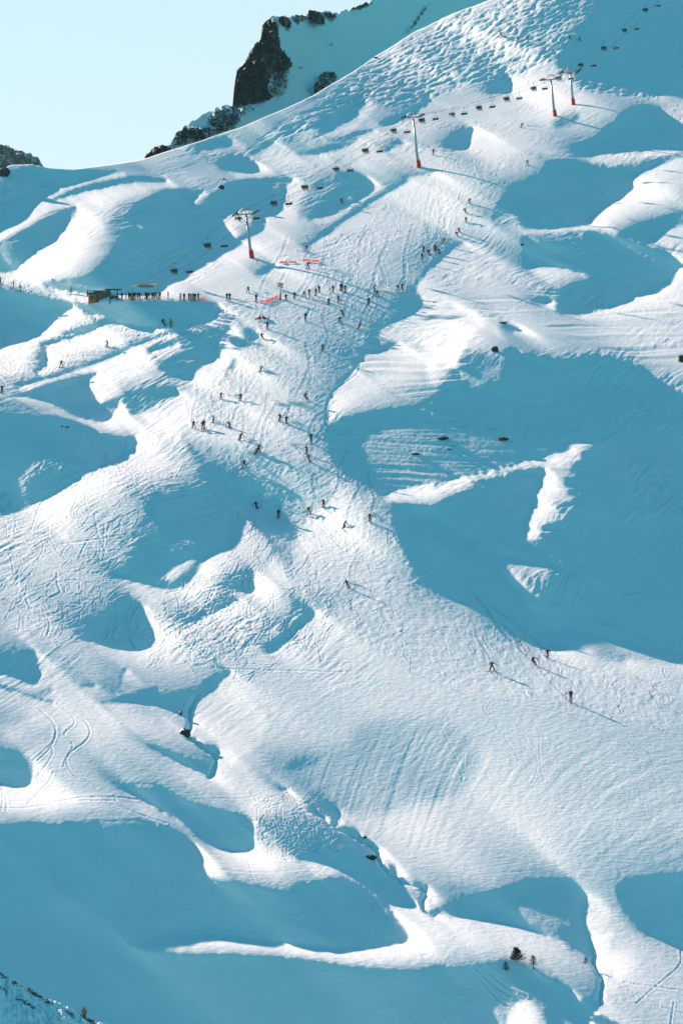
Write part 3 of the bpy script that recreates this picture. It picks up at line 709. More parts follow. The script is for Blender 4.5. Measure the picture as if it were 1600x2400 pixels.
for ln in PPL.strip().split('\n'):
    f = ln.split(); c = pts(' '.join(f[:3]))[0]
    if f[0] not in 'DGHLFC' or c[1] < 560 or f[3] in ('snowsit',): continue
    L = rng.uniform(70, 170)*(1.2 if c[1] > 1400 else 1); A = rng.uniform(3, 9); ph = rng.uniform(0, 6); lean = rng.uniform(-.1, .55)-(.9 if c[1] > 1500 else 0)
    for off in (0, 4.5):
        q = np.array([c+np.array([off+lean*L*t+A*math.sin(ph+t*7)-A*math.sin(ph), -L*t]) for t in np.linspace(0, 1, 12)])
        groove(.05, 1.7, q)
CREEK = ["I 1195 890 1165 940 1155 1000 1168 1045 1150 1090 1160 1130 1250 1180 1310 1225 1320 1290 1285 1362", "K 600 775 700 845 760 890 880 940 960 990 1000 1020 1000 1065 1040 1120 1110 1180 1160 1215 1290 1250 1305 1300 1265 1350 1300 1395 1350 1420",
         "M 1012 1170 1030 1220 1078 1290 1060 1370 1055 1430"]
for b in CREEK:
    q = smooth_line(pts(b), 2); q = q+rng.normal(size=q.shape)*1.5; groove(.42, 5.5, q, 0); groove(.55, 2.6, q[len(q)//8:-len(q)//8], 0)
h = h+dent
shade = 1-blur(np.clip(samp(LITMAP, Xg, Yg), 0, 1), 15, 2)
h = h*(1+.9*shade)+.26*np.clip(shade*2.6-1.6, 0, 1)*fbm(gx/13, gz/5, 131, 3)
h = h*(.9-.25*np.clip((Yg-1500)/300, 0, 1)); Pg = Pg+h[...,None]*NB
# the far side falls away behind the skyline
back = []
last = Pg[-1]; yy = 0; vs = (CY-skyy)/F
for k in range(6):
    yy += 1.0*1.42**k; bz = yy*(vs-.030)-min(1.5, .25*yy)-(0 if k < 5 else 5)
    back.append(last+np.stack([0*bz, 0*bz+yy, bz], -1))
Pall = np.concatenate([Pg, np.array(back)])
Wg = to_world(Pall.reshape(-1,3)).reshape(Pall.shape)
def grid_mesh(name, Wp, attrs=None):
    nr, nc = Wp.shape[:2]
    me = bpy.data.meshes.new(name)
    me.vertices.add(nr*nc); me.vertices.foreach_set('co', Wp.astype(np.float32).ravel())
    idx = np.arange(nr*nc, dtype=np.int32).reshape(nr, nc)
    q = np.stack([idx[:-1,:-1], idx[:-1,1:], idx[1:,1:], idx[1:,:-1]], -1).reshape(-1, 4)
    me.loops.add(q.size); me.loops.foreach_set('vertex_index', q.ravel())
    me.polygons.add(len(q)); me.polygons.foreach_set('loop_start', np.arange(0, q.size, 4, dtype=np.int32))
    me.polygons.foreach_set('loop_total', np.full(len(q), 4, np.int32))
    me.update(calc_edges=True)
    me.polygons.foreach_set('use_smooth', np.ones(len(q), bool))
    for k, v in (attrs or {}).items():
        at = me.attributes.new(k, 'FLOAT', 'POINT'); at.data.foreach_set('value', v.astype(np.float32).ravel())
    return me
def link(name, me, parent=None):
    o = bpy.data.objects.new(name, me); COL.objects.link(o)
    if parent: o.parent = parent
    return o
def nmat(name, col, rough=.7, metal=0.0, **kw):
    m = bpy.data.materials.new(name); m.use_nodes = True
    b = m.node_tree.nodes['Principled BSDF']
    b.inputs['Base Color'].default_value = (*col, 1); b.inputs['Roughness'].default_value = rough; b.inputs['Metallic'].default_value = metal
    # slight wear so that no surface is perfectly even
    n = m.node_tree.nodes; l = m.node_tree.links
    tc = n.new('ShaderNodeTexCoord'); no = n.new('ShaderNodeTexNoise'); no.inputs['Scale'].default_value = kw.get('scale', 6.0); no.inputs['Detail'].default_value = 4
    l.new(tc.outputs['Object'], no.inputs['Vector'])
    mx = n.new('ShaderNodeMix'); mx.data_type = 'RGBA'; mx.blend_type = 'MULTIPLY'; mx.inputs[0].default_value = kw.get('wear', .25)
    cr = n.new('ShaderNodeValToRGB'); cr.color_ramp.elements[0].position = .3; cr.color_ramp.elements[0].color = (.35,.35,.35,1); cr.color_ramp.elements[1].position = .65
    l.new(no.outputs['Fac'], cr.inputs[0]); mx.inputs[6].default_value = (*col, 1); l.new(cr.outputs[0], mx.inputs[7]); l.new(mx.outputs[2], b.inputs['Base Color'])
    return m
def snow_material():
    m = bpy.data.materials.new('snow'); m.use_nodes = True; n = m.node_tree.nodes; l = m.node_tree.links
    b = n['Principled BSDF']; b.inputs['Roughness'].default_value = .75; b.inputs['Specular IOR Level'].default_value = .25
    tc = n.new('ShaderNodeNewGeometry')
    n1 = n.new('ShaderNodeTexNoise'); n1.inputs['Scale'].default_value = .05; n1.inputs['Detail'].default_value = 6
    l.new(tc.outputs['Position'], n1.inputs['Vector'])
    cr = n.new('ShaderNodeValToRGB'); cr.color_ramp.elements[0].color = (.79,.85,.89,1); cr.color_ramp.elements[1].color = (.83,.88,.92,1)
    l.new(n1.outputs['Fac'], cr.inputs[0]); l.new(cr.outputs[0], b.inputs['Base Color'])
    n2 = n.new('ShaderNodeTexNoise'); n2.inputs['Scale'].default_value = 1.6; n2.inputs['Detail'].default_value = 8; n2.inputs['Roughness'].default_value = .65
    mp = n.new('ShaderNodeMapping'); mp.inputs['Rotation'].default_value = (0, .55, 0); mp.inputs['Scale'].default_value = (.55, .4, 2.2)
    l.new(tc.outputs['Position'], mp.inputs[0]); l.new(mp.outputs[0], n2.inputs['Vector'])
    bu = n.new('ShaderNodeBump'); bu.inputs['Strength'].default_value = .6; bu.inputs['Distance'].default_value = .16
    l.new(n2.outputs['Fac'], bu.inputs['Height']); l.new(bu.outputs[0], b.inputs['Normal'])
    return m
SNOW = snow_material()
me = grid_mesh('snow_slope', Wg); me.materials.append(SNOW)
terrain = link('snow_slope', me); terrain['kind'] = 'structure'
NLOW = len(lowx)
def ground(x, y):
    """world point on the snow seen at photo pixel x, y"""
    fi = np.interp(x, cols, np.arange(len(cols))); i = int(fi)
    sk = np.interp(x, cols, skyy)
    fj = NLOW+(bot-y)/(bot-sk)*(nrow-1); fj = min(max(fj, 0), Pg.shape[0]-1.001); j = int(fj)
    a = fi-i; b = fj-j
    return Vector((Wg[j,i]*(1-a)+Wg[j,i+1]*a)*(1-b)+(Wg[j+1,i]*(1-a)+Wg[j+1,i+1]*a)*b)
# ---------------------------------------------------------------- building helpers
class MB:
    def __init__(s): s.bm = bmesh.new()
    def box(s, c, d, rz=0.0, rx=0.0, ry=0.0, taper=1.0, bev=0.0):
        M = Matrix.Translation(c) @ Matrix.Rotation(rz, 4, 'Z') @ Matrix.Rotation(ry, 4, 'Y') @ Matrix.Rotation(rx, 4, 'X')
        r = bmesh.ops.create_cube(s.bm, size=1.0)
        for v in r['verts']:
            k = taper if v.co.z > 0 else 1.0
            v.co = M @ Vector((v.co.x*d[0]*k, v.co.y*d[1]*k, v.co.z*d[2]))
        if bev > 0:
            es = list({e for v in r['verts'] for e in v.link_edges})
            bmesh.ops.bevel(s.bm, geom=es, offset=bev, segments=1, affect='EDGES')
        return s
    def tube(s, P, r, n=8, cap=True):
        P = [Vector(p) for p in P]; rings = []
        rr = r if isinstance(r, (list, tuple)) else [r]*len(P)
        for i, p in enumerate(P):
            t = (P[min(i+1, len(P)-1)]-P[max(i-1, 0)]).normalized()
            a = t.orthogonal().normalized() if i == 0 else (a-t*a.dot(t)).normalized()
            b = t.cross(a)
            rings.append([s.bm.verts.new(p+(a*math.cos(2*math.pi*k/n)+b*math.sin(2*math.pi*k/n))*rr[i]) for k in range(n)])
        for A, B in zip(rings[:-1], rings[1:]):
            for k in range(n): s.bm.faces.new((A[k], A[(k+1)%n], B[(k+1)%n], B[k]))
        if cap: s.bm.faces.new(rings[0][::-1]); s.bm.faces.new(rings[-1])
        return s
    def disc(s, c, r, th, axis, n=14):
        a = Vector(axis).normalized(); c = Vector(c)
        return s.tube([c-a*th/2, c+a*th/2], r, n)
    def build(s, name, m, parent=None, smooth=False, loc=None):
        bmesh.ops.recalc_face_normals(s.bm, faces=s.bm.faces)
        me = bpy.data.meshes.new(name); s.bm.to_mesh(me); s.bm.free()
        for p in me.polygons: p.use_smooth = smooth
        me.materials.append(m); o = link(name, me, parent)
        if loc is not None: o.location = loc
        return o
def tag(o, label=None, cat=None, group=None, kind=None):
    if label: o['label'] = label
    if cat: o['category'] = cat
    if group: o['group'] = group
    if kind: o['kind'] = kind
    return o
def thing(name, label, cat, loc=(0,0,0), rz=0.0, group=None):
    o = bpy.data.objects.new(name, None); COL.objects.link(o); o.location = loc; o.rotation_euler = (0,0,rz)
    o.empty_display_size = .3
    return tag(o, label, cat, group)
def copy_tree(o, parent=None):
    c = o.copy(); COL.objects.link(c); c.parent = parent
    for ch in list(o.children): copy_tree(ch, c)
    return c
R3 = np.array(ROT)
def at_depth(x, y, D):
    p = R3 @ np.array([D*(x-CX)/F, D, D*(CY-y)/F]); return Vector(p)+CAM
def depth_of(P): return (ROT.transposed() @ (P-CAM)).y
def px_of(P):
    q = ROT.transposed() @ (P-CAM); return CX+F*q.x/q.y, CY-F*q.z/q.y
def N_(tile, x, y): o = TILE[tile]; return o[0]+x*600/1568, o[1]+y*600/1568
def G_(tile, x, y): return ground(*N_(tile, x, y))
rnd = random.Random(11)
MET = nmat('galvanised_steel', (.42,.43,.44), .45, .6); DARKM = nmat('dark_steel', (.06,.065,.07), .5, .5)
REDP = nmat('red_padding', (.62,.035,.03), .6); RUBBER = nmat('black_rubber', (.02,.02,.022), .6)
CABLEM = nmat('steel_cable', (.10,.10,.11), .5, .6); SEATM = nmat('dark_seat', (.03,.03,.035), .55)
WOOD = nmat('brown_planks', (.36,.13,.05), .7, scale=3); WOOD2 = nmat('dark_window_frame', (.10,.05,.03), .6)
GLASSM = nmat('dark_glass', (.03,.05,.06), .12); ROOFM = nmat('grey_roof', (.12,.11,.11), .6)
TEAL = nmat('teal_steel', (.03,.07,.09), .5, .2); SIGNK = nmat('black_sign', (.02,.02,.022), .5); SIGNW = nmat('white_sign', (.8,.8,.8), .5)
NETM = nmat('red_net', (.75,.10,.09), .7)
_n = NETM.node_tree; _t = _n.nodes.new('ShaderNodeBsdfTranslucent'); _t.inputs[0].default_value = (.95,.16,.14,1); _x = _n.nodes.new('ShaderNodeMixShader'); _x.inputs[0].default_value = .55
_n.links.new(_n.nodes['Principled BSDF'].outputs[0], _x.inputs[1]); _n.links.new(_t.outputs[0], _x.inputs[2]); _n.links.new(_x.outputs[0], _n.nodes['Material Output'].inputs[0]); POLEM = nmat('grey_wood_pole', (.30,.27,.24), .8)
# ---------------------------------------------------------------- far mountains
def rock_material():
    m = bpy.data.materials.new('rock_and_snow'); m.use_nodes = True; n = m.node_tree.nodes; l = m.node_tree.links; b = n['Principled BSDF']
    g = n.new('ShaderNodeNewGeometry'); at = n.new('ShaderNodeAttribute'); at.attribute_name = 'rock'
    n1 = n.new('ShaderNodeTexNoise'); n1.inputs['Scale'].default_value = .42; n1.inputs['Detail'].default_value = 9; n1.inputs['Roughness'].default_value = .68
    l.new(g.outputs['Position'], n1.inputs['Vector'])
    ad = n.new('ShaderNodeMath'); ad.operation = 'ADD'; l.new(at.outputs['Fac'], ad.inputs[0]); l.new(n1.outputs['Fac'], ad.inputs[1])
    th = n.new('ShaderNodeValToRGB'); th.color_ramp.elements[0].position = .47; th.color_ramp.elements[1].position = .50
    hf = n.new('ShaderNodeMath'); hf.operation = 'MULTIPLY'; hf.inputs[1].default_value = .5; l.new(ad.outputs[0], hf.inputs[0]); l.new(hf.outputs[0], th.inputs[0])
    n2 = n.new('ShaderNodeTexNoise'); n2.inputs['Scale'].default_value = .3; n2.inputs['Detail'].default_value = 8; n2.inputs['Roughness'].default_value = .7
    l.new(g.outputs['Position'], n2.inputs['Vector'])
    rc = n.new('ShaderNodeValToRGB'); rc.color_ramp.elements[0].position = .44; rc.color_ramp.elements[0].color = (.004,.0035,.004,1)
    rc.color_ramp.elements[1].position = .62; rc.color_ramp.elements[1].color = (.085,.042,.032,1)
    l.new(n2.outputs['Fac'], rc.inputs[0])
    mx = n.new('ShaderNodeMix'); mx.data_type = 'RGBA'; mx.inputs[6].default_value = (.80,.86,.90,1)
    l.new(th.outputs[0], mx.inputs[0]); l.new(rc.outputs[0], mx.inputs[7]); l.new(mx.outputs[2], b.inputs['Base Color'])
    b.inputs['Roughness'].default_value = .85
    bu = n.new('ShaderNodeBump'); bu.inputs['Strength'].default_value = .3; bu.inputs['Distance'].default_value = .3
    l.new(n1.outputs['Fac'], bu.inputs['Height']); l.new(bu.outputs[0], b.inputs['Normal'])
    return m
ROCKSNOW = rock_material()
def far_relief(name, outline, x0, x1, ybot, depth_fn, rock_fn, rough, stepx=2.2, rows=200, back=400):
    xs = np.arange(x0, x1, stepx); O = pts(outline)
    top = np.interp(xs, O[:,0], O[:,1]); top = top+3.2*fbm(xs/9.0, xs*0, 301, 5, .7)
    t = np.linspace(0, 1, rows)**1.0
    Y = ybot+(top[None,:]-ybot)*t[:,None]; X = np.repeat(xs[None,:], rows, 0)
    D = depth_fn(X, Y, top[None,:]); rk = np.clip(rock_fn(X, Y), 0, 1)
    q = fbm(X/24, Y/30, 311, 6, .6); q2 = -np.abs(fbm(X/9+.4*q, Y/15, 321, 6, .65))
    D = D+rk*rough*(q+1.3*q2)+(1-rk)*rough*.04*fbm(X/90, Y/60, 331, 3)
    P = np.stack([D*(X-CX)/F, D, D*(CY-Y)/F], -1)
    b = [P[-1]+np.array([0, back*k/8.0, -back*.5*(k/8.0)]) for k in range(1, 9)]
    P = np.concatenate([P, np.array(b)]); rk = np.concatenate([rk, np.repeat(rk[-1:], 8, 0)])
    Wp = to_world(P.reshape(-1,3)).reshape(P.shape)
    me = grid_mesh(name, Wp, {'rock': .25+.355*rk}); me.materials.append(ROCKSNOW)
    o = link(name, me); o['kind'] = 'structure'; return o
PEAK_OUT = "A 700 320 860 215 880 188 900 152 960 108 1040 104 1062 72 1075 34 1110 4 B 0 664 60 651 118 645 128 520 145 430 200 362 232 295 290 228 300 150 340 115 410 88 480 96 572 92 583 52 640 68 740 76 830 68 858 45 960 10 1010 -6 1300 -120 1700 -300"
PEAK_ROCK = [(5, 1, "B 112 660 126 500 150 430 200 365 232 290 288 225 298 145 340 108 395 130 405 230 408 290 455 340 490 385 455 440 380 430 350 480 330 560 380 600 300 628 200 645"),
    (12, .60, "B 330 400 480 380 460 480 440 570 400 600 330 580"), (5, .85, "B 400 85 470 108 478 190 400 150"), (4, .95, "B 578 45 645 66 690 110 688 160 620 150 572 120"), (6, .7, "B 640 66 770 80 740 130 700 115"),
    (4, .95, "B 835 62 862 40 965 5 978 20 880 62"), (5, .75, "B 470 88 580 85 570 140 500 110"), (12, .60, "B -10 660 120 640 280 645 270 675 180 690 150 780 0 840 -40 830"), (5, .85, "B 105 640 250 630 200 650 120 660"),
    (7, .80, "A 878 192 895 150 955 104 1045 100 1060 125 960 175"), (8, .66, "A 1055 120 1075 30 1110 -10 1330 -15 1300 60 1180 85 1090 105"), (6, .75, "B 605 590 610 520 670 432 740 436 770 470 740 500 660 570"),
    (3, .66, "B 1190 205 1200 180 1300 30 1320 25 1290 80 1210 190"), (3, .8, "B 715 265 735 265 730 277"), (3, .7, "B 520 405 555 408 550 425")]
def peak_depth(X, Y, top):
    u = (X-CX)/F; v = (CY-Y)/F
    base = 1500*np.exp(2.6*u+1.35*(v-.12))
    s = np.clip((X-690)/50, 0, 1)
    knob = np.exp(-((X-765)/22)**2-((Y-196)/30)**2)
    low = np.clip((760-X)/160, 0, 1)*np.clip((Y-225)/40, 0, 1)
    return base*(1-s)*.985+base*s-knob*16-low*40
far_relief('rocky_peak', PEAK_OUT, 250, 1560, 430, peak_depth, lambda X, Y: region(PEAK_ROCK, X, Y), 15)
FAR_OUT = "A -500 180 -200 60 -60 110 0 92 20 96 60 114 100 124 130 136 170 153 205 172 240 192 262 220 272 246 330 330 500 480"
far_relief('distant_mountain', FAR_OUT, -200, 190, 450, lambda X, Y, t: 3600*np.exp(.4*(X-CX)/F+1.1*((CY-Y)/F-.12)),
           lambda X, Y: .44+.5*fbm(X/14, Y/9, 401, 3), 60, stepx=1.5, rows=120, back=900)
# near bank at the lower left, stubbled with grass
def near_bank():
    O = pts("J -900 700 -300 1080 0 1262 60 1302 110 1332 180 1362 280 1420 400 1464 500 1528 560 1560 640 1562 760 1580 1000 1720 1300 1900")
    xs = np.arange(-350, 480, 1.7); top = np.interp(xs, O[:,0], O[:,1])+.7*fbm(xs/5, xs*0, 501, 3)
    rows = 330; Y = 2860+(top[None,:]-2860)*np.linspace(0, 1, rows)[:,None]; X = np.repeat(xs[None,:], rows, 0)
    v = (CY-Y)/F; vt = (CY-top[None,:])/F
    D = 186*np.exp(3.0*(v-vt)+.2*(X-100)/F)
    P = np.stack([D*(X-CX)/F, D, D*(CY-Y)/F], -1); gx_, gy_ = P[...,0], P[...,1]
    hh = .11*fbm(gx_/.42, gy_/.6, 511, 4, .65)+.10*streak(gx_, P[...,2], -.62, 3, .22, 521, 3)
    P = P+hh[...,None]*np.array([0, -.3, .95])
    b = [P[-1]+np.array([0, 1.5*k*k*.5+1.2*k, -.55*(1.5*k*k*.5+1.2*k)]) for k in range(1, 12)]
    P = np.concatenate([P, np.array(b)]); Wp = to_world(P.reshape(-1,3)).reshape(P.shape)
    me = grid_mesh('near_bank', Wp); me.materials.append(SNOW); o = link('near_bank', me); o['kind'] = 'structure'
    return xs, top, Wp, rows
BX, BT, BW, BROWS = near_bank()
def bank(x, y):
    i = int(np.clip((x-BX[0])/1.7, 0, len(BX)-1)); j = int(np.clip((2860-y)/(2860-BT[i])*(BROWS-1), 0, BROWS-1)); return Vector(BW[j, i])
# ---------------------------------------------------------------- rocks, tufts, trees
STONE = nmat('dark_stone', (.055,.045,.04), .85, scale=2.0, wear=.6); OPENK = nmat('opening_shade', (.012,.014,.016), .35, scale=3)  # second material: black put in for the shade of the stream openings
GRASSM = nmat('dry_brown_grass', (.085,.05,.03), .9, scale=5, wear=.5); NEEDLE = nmat('dark_brown_green_needles', (.030,.026,.016), .8, scale=4, wear=.6); BARK = nmat('bark', (.09,.05,.035), .9)
def rock(P, sx, sy, sz, label, seed, m=None, group='dark rocks showing through the snow', sink=.25):
    bm = bmesh.new(); bmesh.ops.create_icosphere(bm, subdivisions=3, radius=1.0); r = random.Random(seed); o1 = r.uniform(0, 50)
    from mathutils import noise
    for v in bm.verts:
        n = v.co.normalized(); k = 1+.45*noise.noise(n*1.3+Vector((o1,0,0)))+.28*noise.noise(n*3.1+Vector((0,o1,0)))+.12*noise.noise(n*7+Vector((0,0,o1)))
        v.co = Vector((n.x*sx, n.y*sy, n.z*sz))*k*.5
    me = bpy.data.meshes.new('rock'); bm.to_mesh(me); bm.free(); me.materials.append(m or STONE)
    o = link('rock', me); o.location = P+Vector((0,0,sz*(.5-sink))); o.rotation_euler = (0,0,r.uniform(-.4,.4)); tag(o, label, 'rock', group); return o
ppm = lambda P: F/depth_of(P)
T = 600/1568
def rock_px(tile, x, y, w, h, label, seed, m=None):
    P = G_(tile, x, y+h/2); s = T/ppm(P); return rock(P, w*s, max(w*s*.7, h*s), h*s*(.75 if m is GRASSM else 1.15), label, seed, m)
rock_px('E', 418, 830, 42, 34, 'dark boulder on the sunlit brow of the big shaded hill', 1)
rock_px('E', 1556, 888, 34, 44, 'dark boulder at the right edge of the photo on bright snow', 2)
rock_px('E', 582, 187, 20, 12, 'small dark rock on top of the rounded upper hill right of the piste', 3)
rock_px('E', 462, 667, 60, 9, 'thin low rock on the crest where the shaded hill begins', 4)
rock_px('A', 1357, 361, 34, 26, 'dark boulder on the shaded slope above the lowest lift pylon', 5)
rock_px('A', 1372, 313, 14, 10, 'little rock at the tip of the snow rib above the lowest lift pylon', 6)
rock_px('F', 382, 522, 14, 8, 'small left rock of a pair on the shaded slope at the left', 7)
rock_px('F', 413, 526, 26, 7, 'flat right rock of a pair on the shaded slope at the left', 8)
rock_px('A', 24, 262, 72, 60, 'brown rocky outcrop at the far left end of the skyline', 9)
rock_px('B', 992, 350, 22, 10, 'small rock on the skyline left of the moguls', 10)
rock_px('D', 1405, 1374, 66, 26, 'dark grassy rock patch, leftmost large one on the terraced bank', 11, GRASSM)
rock_px('E', 466, 1378, 62, 34, 'dark grassy rock patch, rightmost large one on the terraced bank', 12, GRASSM)
rock_px('G', 1240, 166, 54, 14, 'thin dark rock patch low on the terraced bank, left of the others', 13, GRASSM)
rock_px('E', 137, 1447, 30, 8, 'small thin dark patch below the leftmost large patch on the terraces', 14, GRASSM)
rock_px('I', 1134, 1082, 74, 46, 'black body standing in for the dark opening of the stream gully', 15, OPENK)  # from here down, black bodies stand in for shade inside the stream openings
rock_px('I', 1108, 974, 14, 30, 'narrow black body standing in for a dark opening higher up the stream gully', 16, OPENK)
rock_px('K', 968, 1062, 60, 30, 'black body standing in for the dark lower stream opening between snow banks', 17, OPENK)
rock_px('K', 925, 940, 26, 14, 'small black body standing in for the dark under the snow lip of the lower stream', 18, OPENK)
def tufts(P0, w, d, n, hgt, label, seed, blades=5, up=None, name='grass_clump', cat='grass', group='dry grass sticking out of the snow', m=None):
    r = random.Random(seed); mb = bmesh.new()
    for _ in range(int(n)):
        a = r.uniform(0, 2*math.pi); q = math.sqrt(r.random()); c = Vector((math.cos(a)*q*w/2, math.sin(a)*q*d/2, 0))
        if up: c.z = up(c, P0)
        for _b in range(blades):
            dr = Vector((r.gauss(0,.5), r.gauss(0,.5), 1)).normalized(); L = hgt*r.uniform(.5, 1.2); s = Vector((dr.y, -dr.x, 0)).normalized()*hgt*.06 if abs(dr.x)+abs(dr.y) > 1e-3 else Vector((.01,0,0))
            v = [mb.verts.new(c-s), mb.verts.new(c+s), mb.verts.new(c+dr*L)]; mb.faces.new(v)
    me = bpy.data.meshes.new(name); mb.to_mesh(me); mb.free(); me.materials.append(m or GRASSM); o = link(name, me); o.location = P0; tag(o, label, cat, group, 'stuff'); return o
def snow_up(c, P0):
    x, y = px_of(P0+c); g = ground(x, y); return (g-P0).z-.02 if abs((g-P0).y-c.y) < 3 else 0
for tl, x, y, w, h, n, lb in [('E',215,1296,80,26,160,'sparse dark grass at the upper left of the terraced bank'), ('E',395,1320,84,16,150,'sparse dark grass at the upper middle of the terraced bank'),
        ('E',150,1412,90,24,150,'sparse dark grass below the leftmost large dark patch on the terraces'), ('G',1232,200,110,14,120,'row of dark grass at the bottom left of the terraced bank'),
        ('G',1500,232,90,16,110,'row of dark grass at the bottom middle of the terraced bank'), ('E',500,1372,60,50,110,'grass fringe around the rightmost large dark patch on the terraces'), ('D',1430,1370,90,36,110,'grass fringe around the leftmost large dark patch on the terraces')]:
    P = G_(tl, x, y+h/2); s = T/ppm(P); tufts(P, w*s*1.15, h*s*4, n*.45, .17, lb, int(x), up=lambda c, P0: c.y*.33)
for k, (x, y, w, n, lb) in enumerate([(15,1270,60,60,'dry grass clump at the left edge on the near bank crest'), (100,1325,40,34,'short dry grass clump second from the left on the near bank crest'), (235,1398,120,150,'long dark grass clump along the middle of the near bank crest'),
        (160,1445,100,90,'dark grass clump lying below the crest of the near bank'), (440,1510,40,50,'small grass clump right of the middle on the near bank crest'), (545,1548,85,120,'dense dark grass clump at the right end of the near bank'), (20,1350,50,30,'faint grass tuft low on the near bank at the left edge')]):
    nx, ny = N_('J', x, y); s = T/ppm(bank(nx, ny)); r = random.Random(k+70); bm = bmesh.new(); P0 = bank(nx, ny)
    for _ in range(n):
        q = r.gauss(0, .33); xx = nx+q*w*T; c = bank(xx, ny+q*w*T*.62+r.gauss(0, 2.2)+max(0, .3*(xx-nx)*0))-P0
        for _b in range(5):
            dr = Vector((r.gauss(0,.6), r.gauss(0,.6), 1)).normalized(); L = .13*r.uniform(.4, 1.5); sd_ = dr.orthogonal().normalized()*.012
            bm.faces.new([bm.verts.new(c-sd_), bm.verts.new(c+sd_), bm.verts.new(c+dr*L)])
    me = bpy.data.meshes.new('grass_clump'); bm.to_mesh(me); bm.free(); me.materials.append(GRASSM); g_ = link('grass_clump', me); g_.location = P0; tag(g_, lb, 'grass', 'dry grass sticking out of the snow', 'stuff')
def conifer(P, hgt, wid, label, seed, bare=0.0, n=900):
    t = thing('conifer', label, 'tree', P, group='little conifers on the snow hump'); r = random.Random(seed)
    mb = MB(); mb.tube([(0,0,-.2), (.02,0,hgt*.5), (0,.02,hgt*.95)], [hgt*.035+.01, hgt*.025, .008], 7)
    br = []
    for k in range(26):
        z = hgt*(bare+.03+(.95-bare)*k/26); a = k*2.4+r.uniform(-.3,.3); L = wid*.5*(1-(z/hgt-bare)/(1-bare))**.7*r.uniform(.7,1.15)+.04
        e = Vector((math.cos(a)*L, math.sin(a)*L, z+L*.25)); mb.tube([(0,0,z), e*.5+Vector((0,0,z*.5)), e], [.018,.012,.005], 5); br.append((Vector((0,0,z)), e))
    mb.build('trunk', BARK, t, True)
    bm = bmesh.new()
    for _ in range(n):
        a, e = br[r.randrange(len(br))]; q = r.uniform(.15, 1.08); c = a.lerp(e, q)+Vector((r.gauss(0,.04), r.gauss(0,.04), r.gauss(0,.04)))*wid
        d = ((e-a).normalized()+Vector((r.gauss(0,.6), r.gauss(0,.6), r.gauss(.3,.5)))).normalized(); s = d.orthogonal().normalized(); s.rotate(Matrix.Rotation(r.uniform(0,6), 3, d)); L = r.uniform(.06,.13)*wid*.8
        v = [bm.verts.new(c-s*L*.22), bm.verts.new(c+s*L*.22), bm.verts.new(c+d*L)]; bm.faces.new(v)
    me = bpy.data.meshes.new('crown'); bm.to_mesh(me); bm.free(); me.materials.append(NEEDLE); link('crown', me, t); return t
conifer(G_('M', 548, 1180), 1.45, 1.75, 'bushy dark conifer, the widest tree on the snow hump at lower right', 1, 0, 2600)
conifer(G_('M', 650, 1232), 1.55, 1.05, 'slim young conifer standing right of the bushy one on the hump', 2, .28, 1000)
conifer(G_('M', 482, 1235), 1.0, .85, 'small shaded conifer just below left of the bushy one', 3, 0, 1100)
conifer(G_('M', 972, 1200), .75, .75, 'tiny dark conifer at the edge of the shaded gully right of the hump', 4, 0, 700)
